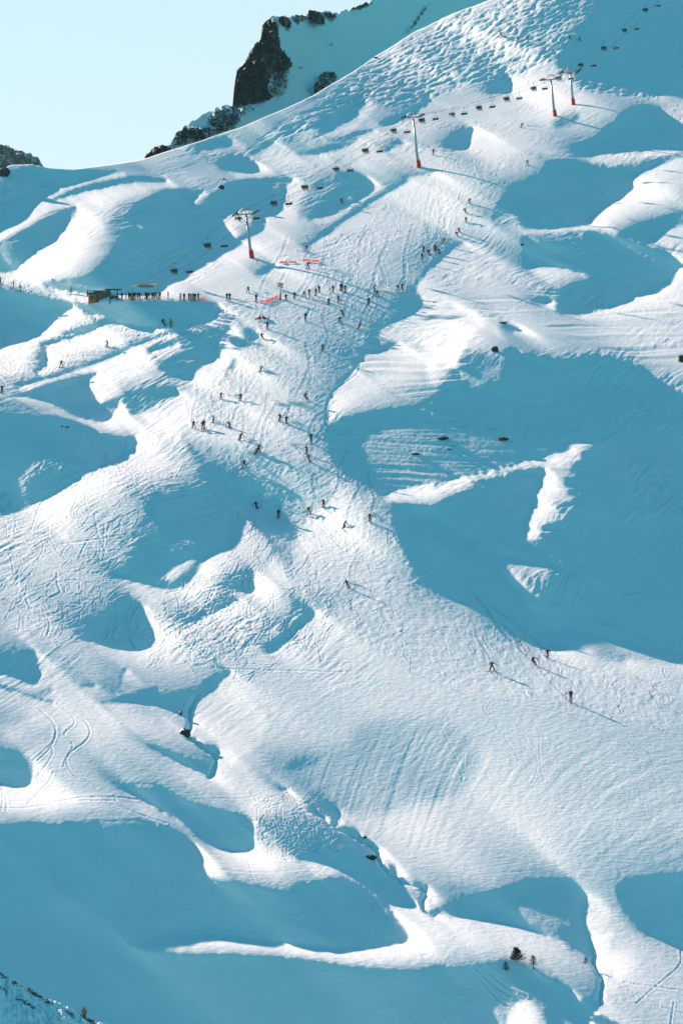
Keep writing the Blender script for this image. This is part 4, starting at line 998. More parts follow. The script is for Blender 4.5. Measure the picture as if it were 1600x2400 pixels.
# ---------------------------------------------------------------- chairlift
PY = [('A',1542,797,1507,525), ('B',1257,1020,1221,716), ('C',783,708,757,485), ('C',895,640,876,440)]
bases, tops = [], []
for tl, bx, by, tx, ty in PY:
    b = G_(tl, bx, by); bases.append(b); x, y = N_(tl, tx, ty); tops.append(at_depth(x, y, depth_of(b)))
portal = G_('A', 890, 1050); far_end = at_depth(*N_('C', 1500, -190), 965)
stn = [portal+Vector((0,0,3.6))]+tops+[far_end]
PN = ['lowest lift pylon, red padded foot, above the lift hut', 'second lift pylon up, in the middle of the upper slope', 'left one of the two close pylons at the upper right', 'right one of the two close pylons, with broad dark sheave trains']
arms = []
for k, (b, t) in enumerate(zip(bases, tops)):
    H = (t-b).length; d = stn[k+2]-stn[k]; fw = Vector((d.x, d.y, 0)).normalized(); sd = Vector((fw.y, -fw.x, 0))
    slope = math.atan2(d.z, math.hypot(d.x, d.y))
    T_ = thing('lift_pylon', PN[k], 'pylon', b, group='chairlift pylons'); rz = math.atan2(sd.y, sd.x)
    ax = (t-b)                                     # leaning axis
    f3 = (fw*math.cos(slope)+Vector((0,0,math.sin(slope)))); u3 = sd.cross(f3).normalized()
    MB().tube([(0,0,-1), ax*.5, ax*.97], [.38,.31,.24], 12).build('mast', MET, T_, True)
    pad = MB(); a_ = ax.normalized(); pad.tube([a_*-.4, a_*.1, a_*1.7, a_*1.75], [.60,.60,.56,.45], 8); pad.build('foot_padding', REDP, T_)
    MB().disc(a_*1.95, .5, .12, a_).build('mast_collar', MET, T_)
    rot = Matrix((sd, f3, u3)).transposed()
    def L2W(v): return ax+rot @ Vector(v)
    half = 2.5
    MB().tube([L2W((-half,0,-.1)), L2W((half,0,-.1))], .17, 8).build('crossarm', MET, T_)
    lf = MB()
    for s in (-1, 1):
        lf.tube([L2W((s*1.0,0,0)), L2W((s*.55,0,1.35))], .06, 6); lf.tube([L2W((s*half*.9,0,0)), L2W((s*1.2,0,.95)), L2W((s*.55,0,1.35))], .05, 6)
    lf.tube([L2W((-.55,0,1.35)), L2W((.55,0,1.35))], .06, 6); lf.tube([L2W((-1.2,0,.95)), L2W((1.2,0,.95))], .045, 6); lf.tube([L2W((0,0,0)), L2W((0,0,1.35))], .05, 6)
    for s in (-.5, .5): lf.tube([L2W((s,-.9,1.0)), L2W((s,0,1.35)), L2W((s,.9,1.0))], .04, 6)
    lf.build('lifting_frame', MET, T_)
    ln = 2.1 if k < 3 else 3.0
    for s in (-1, 1):
        tr = MB(); c = Vector((s*half,0,.12)); mtr = Matrix.Identity(4)
        tr.tube([L2W((s*half,-ln,.02)), L2W((s*half,ln,.02))], .13 if k < 3 else .2, 6)
        tp = tr.build('sheave_train', DARKM if k == 3 else MET, T_)
        for q in range(6): MB().disc(L2W((s*half, -ln+ln*2*(q+.5)/6, .22)), .22, .12, sd, 12).build('sheave_wheel', RUBBER, tp)
        pf = MB(); pf.tube([L2W((s*(half-.55),-ln,-.2)), L2W((s*(half-.55),ln,-.2))], .05, 5)
        for q in (-1, 0, 1): pf.tube([L2W((s*(half-.55),q*ln*.9,-.2)), L2W((s*(half-.55),q*ln*.9,.8))], .03, 5)
        pf.tube([L2W((s*(half-.55),-ln,.8)), L2W((s*(half-.55),ln,.8))], .03, 5); pf.build('service_walkway', MET, T_)
    ld = MB()
    for s in (-.2, .2): ld.tube([a_*2.2-fw*.45+sd*s, ax*.95-fw*.4+sd*s], .025, 5)
    for q in range(int(H/.6)): 
        z = a_*(2.4+q*.5)
        if z.length < H*.94: ld.tube([z-fw*.43-sd*.2, z-fw*.43+sd*.2], .018, 4)
    ld.build('ladder', MET, T_)
    arms.append((b+L2W((-half,0,.46)), b+L2W((half,0,.46))))
# ropes: left of each crossarm carries riders up, right comes down
pd = (tops[0]-portal); pf_ = Vector((pd.x, pd.y, 0)).normalized(); ps = Vector((pf_.y, -pf_.x, 0))
ends = [(at_depth(*N_('C', 1482, -140), 960), at_depth(*N_('C', 1545, -160), 960))]
RQ = []
for side, lb in ((0, 'haul rope carrying the occupied chairs uphill over the left sheaves'), (1, 'haul rope carrying the empty chairs down over the right sheaves')):
    P = [portal+pf_*1.0+ps*(1.9*(-1 if side == 0 else 1))+Vector((0,0,3.3))]+[a[side] for a in arms]+[ends[0][side]]; Q = []
    for k in range(len(P)-1):
        A, B = P[k], P[k+1]; L = (B-A).length; sag = L*.018 if L > 40 else L*.008
        for q in range(24): t = q/24; Q.append(A.lerp(B, t)-Vector((0,0,4*sag*t*(1-t))))
    Q.append(P[-1]); tag(MB().tube(Q, .034, 5).build('haul_rope', CABLEM, None, True), lb, 'rope', 'haul ropes of the chairlift'); RQ.append(Q)
def chair_proto():
    t = thing('lift_chair', 'x', 'chair', group='chairs on the chairlift')
    MB().box((0,0,-.02), (.16,.5,.12)).build('rope_grip', DARKM, t)
    MB().tube([(0,0,-.05), (0,-.05,-.5), (0,-.18,-1.0), (0,-.18,-1.15)], .045, 6).build('hanger', MET, t)
    f = MB()
    f.tube([(-.9,-.18,-1.15), (.9,-.18,-1.15)], .04, 6)
    for s in (-.9, .9): f.tube([(s,-.18,-1.15), (s,-.28,-1.8), (s,-.2,-2.0), (s,.35,-2.0)], .035, 6)
    f.build('chair_frame', MET, t)
    MB().box((0,.08,-1.98), (1.75,.48,.08), bev=.02).build('seat', SEATM, t)
    MB().box((0,-.24,-1.62), (1.75,.06,.42), rx=-.15, bev=.02).build('backrest', SEATM, t)
    b = MB(); b.tube([(-.86,-.2,-1.55), (-.86,.42,-1.55), (.86,.42,-1.55), (.86,-.2,-1.55)], .022, 6)
    for s in (-.4, .4): b.tube([(s,.42,-1.55), (s,.55,-2.35)], .018, 5)
    b.tube([(-.7,.55,-2.35), (.7,.55,-2.35)], .02, 5); b.build('safety_bar', MET, t)
    return t
ORD = ['first','second','third','fourth','fifth','sixth','seventh','eighth','ninth','tenth','eleventh','twelfth','thirteenth','fourteenth','fifteenth','sixteenth','seventeenth','eighteenth','nineteenth','twentieth']
# ---------------------------------------------------------------- people
def cloth(name, c): return nmat(name, c, .75, scale=8, wear=.2)
JC = {'black': cloth('black_cloth', (.012,.013,.016)), 'navy': cloth('navy_cloth', (.012,.02,.05)), 'grey': cloth('grey_cloth', (.12,.13,.15)), 'red': cloth('red_cloth', (.50,.03,.03)), 'maroon': cloth('maroon_cloth', (.16,.015,.03)),
      'teal': cloth('teal_cloth', (.01,.17,.20)), 'yellow': cloth('yellow_cloth', (.62,.36,.03)), 'white': cloth('white_cloth', (.6,.6,.62)), 'purple': cloth('purple_cloth', (.10,.04,.16)), 'green': cloth('green_cloth', (.03,.10,.05)), 'pink': cloth('pink_cloth', (.55,.08,.14)), 'brown': cloth('brown_cloth', (.10,.06,.035)), 'orange': cloth('orange_cloth', (.65,.16,.02)), 'blue': cloth('blue_cloth', (.02,.08,.28))}
SKINM = nmat('skin', (.45,.26,.19), .6); BOOTM = cloth('boots', (.02,.02,.022)); SKIM = cloth('ski_topsheet', (.06,.06,.07)); SKIR = cloth('red_ski_topsheet', (.4,.03,.03)); HELM = cloth('dark_helmet', (.03,.03,.035)); HELW = cloth('white_helmet', (.6,.6,.6)); GOG = nmat('goggles', (.05,.04,.03), .15)
V = Vector
def joints(kind):
    J = dict(pel=V((0,0,.93)), wst=V((0,0,1.08)), ch=V((0,0,1.30)), nk=V((0,0,1.47)), hd=V((0,.01,1.60)), tp=V((0,.01,1.70)),
             sL=V((-.18,0,1.41)), sR=V((.18,0,1.41)), eL=V((-.27,.02,1.15)), eR=V((.27,.02,1.15)), hL=V((-.25,.14,.95)), hR=V((.25,.14,.95)),
             tL=V((-.10,0,.90)), tR=V((.10,0,.90)), kL=V((-.12,.04,.50)), kR=V((.12,.04,.50)), aL=V((-.12,0,.10)), aR=V((.12,0,.10)), fL=V((-.12,.16,.06)), fR=V((.12,.16,.06)))
    def mv(keys, d):
        for k in keys.split(): J[k] = J[k]+V(d)
    U = 'wst ch nk hd tp sL sR eL eR hL hR'
    if kind == 'ski' or kind == 'plough':
        mv('pel tL tR '+U, (0,-.12,-.12)); mv('kL kR', (0,.14,-.03)); mv('wst', (0,.06,-.03)); mv('ch nk hd tp sL sR eL eR hL hR', (0,.22,-.10)); mv('nk hd tp', (0,.06,-.02)); mv('hL', (-.10,.26,.10)); mv('hR', (.10,.26,.10)); mv('eL', (-.06,.10,.02)); mv('eR', (.06,.10,.02))
        if kind == 'plough': mv('aL fL kL', (-.16,0,0)); mv('aR fR kR', (.16,0,0)); mv('fL', (.07,0,0)); mv('fR', (-.07,0,0))
    if kind == 'turn':
        mv('pel tL tR '+U, (.22,-.08,-.20)); mv('kL kR', (.14,.14,-.08)); mv('ch nk hd tp sL sR eL eR hL hR', (.06,.22,-.08)); mv('nk hd tp', (.0,.05,0)); mv('hL', (-.22,.22,.16)); mv('eL', (-.12,.08,.08)); mv('hR', (.16,.22,-.05)); mv('eR', (.08,.08,0))
    if kind == 'board':
        mv('pel tL tR '+U, (0,-.05,-.14)); mv('tL', (-.03,0,0)); mv('tR', (.03,0,0)); mv('aL fL', (-.20,0,0)); mv('aR fR', (.20,0,0)); mv('kL', (-.17,.10,-.06)); mv('kR', (.17,.10,-.06)); mv('ch nk hd tp sL sR eL eR hL hR', (-.03,.12,-.05)); mv('hL', (-.28,-.05,.22)); mv('eL', (-.10,-.04,.10)); mv('hR', (.28,-.05,.16)); mv('eR', (.10,-.04,.08))
    if kind == 'pole':
        mv('hL', (-.12,.22,.22)); mv('hR', (.12,.22,.22)); mv('eL eR', (0,-.03,.03)); mv('aL fL kL', (-.05,0,0)); mv('aR fR kR', (.05,0,0)); mv('aR fR', (0,.14,.0)); mv('aL fL', (0,-.12,0))
    if kind == 'sit':
        J.update(pel=V((0,0,.08)), wst=V((0,-.02,.22)), ch=V((0,0,.45)), nk=V((0,.03,.62)), hd=V((0,.06,.75)), tp=V((0,.06,.85)), sL=V((-.18,.02,.56)), sR=V((.18,.02,.56)), eL=V((-.25,.10,.33)), eR=V((.25,.10,.33)), hL=V((-.18,.32,.30)), hR=V((.18,.32,.30)),
                 tL=V((-.10,.03,.06)), tR=V((.10,.03,.06)), kL=V((-.13,.46,.08)), kR=V((.13,.46,.08)), aL=V((-.13,.50,-.33)), aR=V((.13,.50,-.33)), fL=V((-.13,.66,-.36)), fR=V((.13,.66,-.36)))
    if kind == 'snowsit':
        J.update(pel=V((0,0,.12)), wst=V((0,-.05,.25)), ch=V((0,-.06,.48)), nk=V((0,-.02,.64)), hd=V((0,.01,.77)), tp=V((0,.01,.87)), sL=V((-.18,-.05,.58)), sR=V((.18,-.05,.58)), eL=V((-.27,.05,.36)), eR=V((.27,.05,.36)), hL=V((-.2,.3,.38)), hR=V((.26,-.28,.06)),
                 tL=V((-.10,.03,.11)), tR=V((.10,.03,.11)), kL=V((-.16,.42,.38)), kR=V((.16,.42,.38)), aL=V((-.2,.72,.08)), aR=V((.2,.72,.08)), fL=V((-.2,.84,.14)), fR=V((.2,.84,.14)))
    return J
EDG = [('pel','wst',1),('wst','ch',1),('ch','nk',1),('nk','hd',3),('hd','tp',3),('ch','sL',1),('ch','sR',1),('sL','eL',1),('sR','eR',1),('eL','hL',1),('eR','hR',1),('pel','tL',2),('pel','tR',2),('tL','kL',2),('tR','kR',2),('kL','aL',2),('kR','aR',2),('aL','fL',4),('aR','fR',4)]
RADI = dict(pel=.155, wst=.15, ch=.17, nk=.07, hd=.10, tp=.085, sL=.095, sR=.095, eL=.065, eR=.065, hL=.05, hR=.05, tL=.11, tR=.11, kL=.085, kR=.085, aL=.075, aR=.075, fL=.055, fR=.055)
def body_mesh(kind):
    J = joints(kind); names = list(RADI); idx = {n: i for i, n in enumerate(names)}
    me = bpy.data.meshes.new('body'); me.from_pydata([J[n] for n in names], [(idx[a], idx[b]) for a, b, _ in EDG], [])
    ob = bpy.data.objects.new('tmp', me); COL.objects.link(ob); md = ob.modifiers.new('s', 'SKIN'); md.use_smooth_shade = True; md.branch_smoothing = .4
    for n in names:
        s = me.skin_vertices[0].data[idx[n]]; r = RADI[n]; s.radius = (r*(1.15 if n in ('ch','wst','pel') else 1), r*(.78 if n in ('ch','wst','pel') else 1)); s.use_root = (n == 'pel')
    sb = ob.modifiers.new('u', 'SUBSURF'); sb.levels = 1; sb.render_levels = 1
    dg = bpy.context.evaluated_depsgraph_get(); dg.update(); m2 = bpy.data.meshes.new_from_object(ob.evaluated_get(dg))
    bpy.data.objects.remove(ob, do_unlink=True); m2.name = 'person'; m2.materials.clear()
    for _ in range(6): m2.materials.append(None)
    for p in m2.polygons:
        c = p.center; best = (9, 1)
        for a, b, k in EDG:
            A, B = J[a], J[b]; d = B-A; t = max(0, min(1, (c-A).dot(d)/max(d.length_squared, 1e-6))); q = (c-A-d*t).length-(RADI[a]*(1-t)+RADI[b]*t)
            if q < best[0]: best = (q, k)
        k = best[1]; mi = {1: 0, 2: 1, 3: 2, 4: 4}[k]
        if k == 3: mi = 3 if (c.z > J['hd'].z-.005 or c.y < J['hd'].y-.03) else 2
        if k == 3 and abs(c.z-J['hd'].z) < .03 and c.y > J['hd'].y+.03: mi = 5
        if (c-J['hL']).length < .08 or (c-J['hR']).length < .08: mi = 4
        if k == 2 and c.z < min(J['aL'].z, J['aR'].z)+.14 and kind not in ('snowsit',): mi = 4
        p.material_index = mi; p.use_smooth = True
    return m2, J
BODY = {k: body_mesh(k) for k in ('stand','ski','turn','board','pole','sit','plough','snowsit')}
def ski_mesh():
    mb = MB(); bm = mb.bm; prev = None
    for y, z, w in [(-.75,.0,.035),(-.3,.0,.032),(.0,.0,.031),(.5,.0,.034),(.75,.02,.042),(.88,.09,.02)]:
        r = [bm.verts.new(V((-w,y,z))), bm.verts.new(V((w,y,z))), bm.verts.new(V((w,y,z+.03))), bm.verts.new(V((-w,y,z+.03)))]
        if prev:
            for i in range(4): bm.faces.new((prev[i], prev[(i+1)%4], r[(i+1)%4], r[i]))
        else: bm.faces.new(r[::-1])
        prev = r
    bm.faces.new(prev); bmesh.ops.recalc_face_normals(bm, faces=bm.faces); me = bpy.data.meshes.new('ski'); bm.to_mesh(me); bm.free(); me.materials.append(SKIM); return me
SKIME = ski_mesh()
def board_mesh():
    mb = MB(); bm = mb.bm; prev = None
    for x, z, w in [(-.78,.10,.06),(-.66,.02,.14),(-.3,.0,.13),(.3,.0,.13),(.66,.02,.14),(.78,.10,.06)]:
        r = [bm.verts.new(V((x,-w,z))), bm.verts.new(V((x,w,z))), bm.verts.new(V((x,w,z+.025))), bm.verts.new(V((x,-w,z+.025)))]
        if prev:
            for i in range(4): bm.faces.new((prev[i], prev[(i+1)%4], r[(i+1)%4], r[i]))
        else: bm.faces.new(r[::-1])
        prev = r
    bm.faces.new(prev); bmesh.ops.recalc_face_normals(bm, faces=bm.faces); me = bpy.data.meshes.new('snowboard'); bm.to_mesh(me); bm.free(); me.materials.append(SKIR); return me
BRDME = board_mesh()
PROTO = {}
def person_proto(kind):
    me, J = BODY[kind]; o = link('person', me); kids = []
    if kind in ('ski','turn','pole','plough','stand','sit'):
        for s, a in (('L',-1),('R',1)):
            k = link('ski', SKIME, o); f = J['a'+s]; k.location = (f.x, f.y+.1, f.z-.10); k.rotation_euler = (0, (-.35 if kind == 'turn' else 0), (a*.28 if kind == 'plough' else 0))
            if kind == 'sit': k.location = (f.x, f.y+.1, f.z-.12); k.rotation_euler = (-.25,0,0)
    if kind in ('board','snowsit'):
        k = link('snowboard', BRDME, o); k.location = (0, J['aL'].y+.04, .0)
        if kind == 'snowsit': k.rotation_euler = (.9,0,0); k.location = (0,.84,.05)
    if kind in ('ski','turn','pole','plough'):
        for s, a in (('L',-1),('R',1)):
            h = J['h'+s]; e = V((h.x+a*.10, h.y-.45, .02)) if kind != 'pole' else V((h.x+a*.08, h.y+.1, 0.0))
            MB().tube([h+V((0,.02,.06)), e], .014, 5).build('ski_pole', SKIM, o)
    for i in range(6):
        if i < len(o.material_slots): o.material_slots[i].link = 'OBJECT'
    return o
for k in BODY: PROTO[k] = person_proto(k)
used_proto = set()
def person(kind, P, rz, jac, trs, label, group, tilt=0.0, helm=None, scale=1.0):
    if kind in used_proto: o = copy_tree(PROTO[kind])
    else: o = PROTO[kind]; used_proto.add(kind)
    o.location = P; o.rotation_euler = (0, tilt, rz); o.scale = (scale,)*3
    ms = [JC[jac], JC[trs], SKINM, helm or rnd.choice([HELM, HELM, JC['navy'], JC['grey'], HELW]), BOOTM, GOG]
    for i, m in enumerate(ms): o.material_slots[i].link = 'OBJECT'; o.material_slots[i].material = m
    tag(o, label, 'person', group); return o
for ln in PPL.strip().split('\n'):
    f = ln.split(); tl, x, y, kind, ang, jc, tc = f[0], float(f[1]), float(f[2]), f[3], float(f[4]), f[5], f[6]; lb = ' '.join(f[7:])
    P = G_(tl, x, y)
    if kind in ('ski','turn') and rnd.random() < .3: pass
    person(kind, P+V((0,0,-.02)), rad(ang-0), jc, tc, lb, 'skiers and boarders on the slopes', tilt=(.12 if kind == 'turn' else 0), scale=1.06)
Q = [(720,1053,'red','black'),(748,1053,'navy','black'),(772,1052,'pink','black'),(790,1050,'black','black'),(798,1052,'black','navy'),(808,1050,'maroon','black'),(818,1052,'navy','black'),(828,1050,'black','grey'),(843,1050,'blue','black'),(856,1050,'black','black'),(893,1047,'black','black'),(900,1049,'maroon','black'),(911,1047,'brown','black'),(934,1048,'black','black'),(944,1047,'navy','black'),(955,1044,'teal','black'),(980,1046,'maroon','black'),(1030,1044,'grey','grey'),(1105,1050,'white','grey'),(1128,1052,'navy','maroon'),(1158,1050,'green','black'),(1172,1052,'yellow','black'),(1184,1050,'black','black'),(1196,1052,'navy','black'),(1214,1050,'maroon','black')]
for i, (x, y, jc, tc) in enumerate(Q):
    wh = 'under the lift portal' if 780 < x < 985 else ('between the lift hut and the portal' if x < 780 else 'right of the lift portal')
    person('stand' if i % 3 else 'pole', G_('A', x, y), rad(150+rnd.random()*120), jc, tc, '%s person from the left in the lift queue %s, %s jacket' % (ORD[i], wh.replace('the lift ', ''), jc) if i < 17 else '%s person from the left in the row right of the lift portal, %s jacket' % (ORD[i-17], jc), 'people queueing at the lift', scale=1.0)
# chairs and riders
occ = [('A',1068),('A',1272),('A',1463),('B',370),('B',560),('B',752),('B',930),('B',1103),('B',1275),('B',1462),('C',318),('C',487),('C',652),('C',805),('C',940),('C',1081),('C',1208),('C',1335)]
emp = [('A',1158),('A',1372),('B',260),('B',460),('B',648),('B',835),('B',1017),('B',1183),('B',1357),('B',1533),('C',398),('C',563),('C',719),('C',880),('C',1017),('C',1155),('C',1281),('C',1413)]
CH = chair_proto(); first = True
def on_rope(side, nx):
    Qp = RQ[side]
    for A, B in zip(Qp[:-1], Qp[1:]):
        xa, xb = px_of(A)[0], px_of(B)[0]
        if min(xa, xb) <= nx <= max(xa, xb): t = (nx-xa)/(xb-xa+1e-9); return A.lerp(B, t), (B-A)
    return None, None
n_rid = [2,3,1,3,3,2,3,2,3,1,3,3,3,3,2,3,2,3]
for side, lst in ((0, occ), (1, emp)):
    for i, (tl, x) in enumerate(lst):
        nx = N_(tl, x, 0)[0]; P, d = on_rope(side, nx)
        if P is None: continue
        c = CH if first else copy_tree(CH); first = False
        rz = math.atan2(d.y, d.x)-math.pi/2+(math.pi if side else 0)
        c.location = P; c.rotation_euler = (0, 0, rz)
        c['label'] = '%s %s chair up the lift from the hut, hanging from the %s rope' % (ORD[i], 'occupied' if side == 0 else 'empty', 'uphill' if side == 0 else 'downhill')
        if side == 0:
            n = n_rid[i]; xs = {1: [0], 2: [-.3,.3], 3: [-.55,0,.55]}[n]; nm = {1: ['only'], 2: ['left','right'], 3: ['left','middle','right']}[n]
            for q, xx in enumerate(xs):
                jc = rnd.choice(['black','black','navy','black','maroon','grey','brown']) if not (i in (2,9)) else 'maroon'
                w = V((xx, .02, -1.86)); w.rotate(Matrix.Rotation(rz, 3, 'Z'))
                person('sit', P+w, rz, jc, 'black', '%s rider in %s on the %s occupied chair up from the hut' % (nm[q], jc, ORD[i]), 'riders on the chairlift', scale=.98)
# ---------------------------------------------------------------- lift station
def px_m(tile, x, y): P = G_(tile, x, y); return P, T/ppm(P)
Ph, s_ = px_m('A', 600, 1064)
hut = thing('lift_hut', 'small brown wooden lift hut with grey snowy roof', 'hut', Ph+V((0,1.5,-.1)), 0.12)
w2, d2, h2 = 125*s_/2, 1.6, 1.75
MB().box((0,0,h2/2), (2*w2,2*d2,h2)).build('wall', WOOD, hut)
gb = MB(); bm = gb.bm
va = [bm.verts.new(V(p)) for p in [(0,-d2-.01,h2), (w2,-d2-.01,h2), (w2*.5,-d2-.01,h2+.75), (0,-d2-.25,h2), (w2,-d2-.25,h2), (w2*.5,-d2-.25,h2+.75)]]
for f in [(0,1,2),(3,5,4),(0,3,4,1),(1,4,5,2),(2,5,3,0)]: bm.faces.new([va[i] for i in f])
gb.build('gable', WOOD, hut)
rf = MB()
rf.box((0,-d2*.5-.15,h2+.42), (2*w2+.6,d2*1.38,.10), rx=.52); rf.box((0,d2*.5+.15,h2+.42), (2*w2+.6,d2*1.38,.10), rx=-.52)
rp = rf.build('roof', ROOFM, hut)
r2 = MB(); r2.box((w2*.26,-d2-.35,h2+.42), (w2*.66,.9,.07), ry=-.98+.0); 
r2.bm.free(); r2 = MB()
for s in (-1, 1): r2.box((w2*.5+s*w2*.26,-d2-.2,h2+.42), (w2*.66,.8,.07), ry=s*.95)
r2.build('gable_roof', ROOFM, hut)
sn = MB(); sn.box((-w2*.72,-d2*.35-.15,h2+.62), (w2*.5,d2*.6,.12), rx=.52, bev=.04); sn.box((0,d2*.5+.15,h2+.54), (2*w2+.3,d2*1.2,.14), rx=-.52, bev=.04); sn.build('roof_snow', SNOW, hut)
for k, (x, z, ww, hh) in enumerate([(-w2*.62,1.0,.5,.6),(w2*.28,1.05,.55,.6),(w2*.74,1.05,.45,.6)]):
    wd = MB().box((x,-d2-.02,z), (ww,.06,hh)).build('window', WOOD2, hut); MB().box((x,-d2-.06,z), (ww*.8,.02,hh*.8)).build('pane', GLASSM, wd)
dr = MB().box((-w2*.1,-d2-.02,.75), (.55,.06,1.5)).build('door', WOOD2, hut); MB().box((-w2*.1+.2,-d2-.07,.75), (.04,.04,.12)).build('handle', MET, dr)
Pc, s_ = px_m('A', 692, 1068)
cn = thing('loading_shelter', 'flat dark canopy on teal posts beside the lift hut', 'shelter', Pc+V((0,.6,0)))
MB().box((.1,.2,2.85), (100*s_,1.8,.14)).build('canopy', TEAL, cn)
for x, y in ((-.65,-.3),(-.65,.9),(.9,-.3),(.9,.9)): MB().tube([(x,y,-.4),(x,y,2.8)], .09 if x < 0 else .05, 7).build('post', TEAL, cn)
MB().box((.1,.9,1.1), (1.3,.05,1.2)).build('wind_screen', GLASSM, cn)
pp = thing('lift_portal', 'grey steel truss portal spanning the lift boarding area', 'portal', portal)
Lp_ = G_('A', 812, 1052)-portal; Rp_ = G_('A', 968, 1050)-portal
for a, hh in ((Lp_, 3.2), (Rp_, 3.9)):
    MB().tube([a+V((-.12,0,-.4)), a+V((-.12,0,hh))], .09, 7).tube([a+V((.12,.3,-.4)), a+V((.12,.3,hh))], .09, 7).build('portal_post', MET, pp)
tb = MB(); A_, B_ = Lp_+V((-.3,0,2.65)), Rp_+V((.1,0,3.1)); n = 12
for off in ((0,-.25,0),(0,.25,0),(0,-.25,.55),(0,.25,.55)): tb.tube([A_+V(off), B_+V(off)], .045, 6)
for k in range(n):
    p, q = A_.lerp(B_, k/n), A_.lerp(B_, (k+1)/n)
    for yy in (-.25,.25): tb.tube([p+V((0,yy,0)), q+V((0,yy,.55))], .028, 5); tb.tube([p+V((0,yy,.55)), q+V((0,yy,0))], .028, 5)
tb.build('truss_beam', MET, pp)
bw = MB(); bw.disc((0,.9,3.0), 1.9, .12, (0,0,1), 26); bw.build('bullwheel', DARKM, pp)
MB().box((0,1.4,3.25), (1.4,1.2,.4), bev=.05).build('drive_housing', MET, pp)
tag(MB().tube([(0,0,-.3),(0,0,1.15)], .05, 6).build('barrier_post', TEAL, None, loc=G_('A', 462, 1078)), 'short dark post left below the lift hut', 'post')
# ---------------------------------------------------------------- signs, nets, poles
Ps, s_ = px_m('D', 410, 530)
sg = thing('piste_signpost', 'signpost with stacked black boards on a red padded foot', 'signpost', Ps)
MB().tube([(0,0,-.3),(0,0,1.75)], [.20,.19], 9).build('foot_padding', REDP, sg, True)
MB().tube([(0,0,1.7),(0,0,3.75)], .045, 7).build('post', MET, sg)
for k in range(4):
    for s, wd_ in ((-1,.62),(1,.66)):
        b = MB().box((s*.34,-.06,3.6-k*.27-(.06 if s > 0 else 0)), (wd_,.04,.17), ry=.05*s, bev=.01).build('sign_board', SIGNK, sg)
NETN = [('D',427,300,'leftmost of the four red banners on the slope'),('D',487,297,'second from left of the four red banners on the slope'),('D',568,287,'third from left and highest of the four red banners'),('D',627,291,'rightmost of the four red banners on the slope')]
for tl, x, y, lb in NETN:
    P, s_ = px_m(tl, x, y+6); t = thing('slope_banner', lb, 'banner', P, .05, 'red banners on the upper piste')
    pn = MB().box((0,0,.32), (42*s_,.03,.42)).build('banner_panel', NETM, t)
    MB().box((0,-.02,.34), (30*s_,.012,.05)).build('white_stripe', SIGNW, pn)
    for s in (-1, 1): MB().tube([(s*20*s_,.03,-.2),(s*20*s_,.03,.62)], .02, 5).build('post', POLEM, t)
def netting(path, label, hgt=.55):
    W_ = [G_(*p) for p in path]; t = thing('safety_net', label, 'net', W_[0], group='red safety nets'); mb = MB(); bm = mb.bm
    for a, b in zip(W_[:-1], W_[1:]):
        for k in range(7):
            z = hgt*k/6; mb.tube([a-W_[0]+V((0,0,z)), b-W_[0]+V((0,0,z))], .028, 4)
        n = max(2, int((b-a).length/.25))
        for k in range(n): p = a.lerp(b, k/n)-W_[0]; mb.tube([p, p+V((0,0,hgt))], .022, 4)
    mb.build('netting', NETM, t)
    for w in W_: MB().tube([w-W_[0]+V((0,.04,-.2)), w-W_[0]+V((0,.04,hgt+.2))], .025, 5).build('post', POLEM, t)
netting([('D',285,550),('D',330,547),('D',362,530),('D',400,518)], 'red safety net running down left from the signpost')
netting([('A',1218,1046),('A',1255,1046)], 'short red safety net at the right end of the lift queue', .4)
def pole(tl, x, y, h, label, ball=False):
    P = G_(tl, x, y); t = thing('marker_pole', label, 'pole', P, group='marker poles along the pistes')
    MB().tube([(0,0,-.2),(0,0,h)], .028, 6).build('pole', POLEM, t)
    if ball: MB().disc((0,-.03,h), .17, .05, (0,1,0), 12).build('round_marker', SIGNK if ball == 1 else REDP, t)
    else: MB().tube([(0,0,h-.25),(0,0,h-.05)], .04, 6).build('top_band', REDP, t)
for a in [('L',850,450,2.3,'thin marker pole beside the lone skier on the bright runout'), ('G',1203,1500,2.3,'thin marker pole on the left part of the bright runout'), ('D',763,1552,1.6,'thin marker pole at the left foot of the terraced bank'), ('G',1105,592,1.7,'thin marker pole at the right edge of the narrow piste neck'),
          ('G',1303,952,1.6,'thin marker pole beside the blue shade below the piste neck'), ('G',148,570,1.8,'thin marker pole left of the pointed snow pyramid'), ('H',600,1318,1.4,'thin marker pole at the shade edge above the three runout skiers'),
          ('D',263,600,1.0,'round dark marker on a pole left of the two people sitting',1), ('D',267,318,.9,'round dark marker on a pole below the lowest pylon',1), ('B',665,1395,.9,'round dark marker on a pole left of the shaded hollow',1),
          ('C',622,520,1.0,'round dark marker on a pole left of the close pylons',1), ('C',298,765,1.0,'round dark marker on a pole below the upper chairs',1), ('C',14,920,1.0,'round dark marker on a pole right of the second pylon',1), ('B',1213,1040,.8,'round dark marker on a pole at the foot of the second pylon',1), ('A',323,945,.8,'round dark marker on a pole up left of the lift hut',1)]: pole(*a)
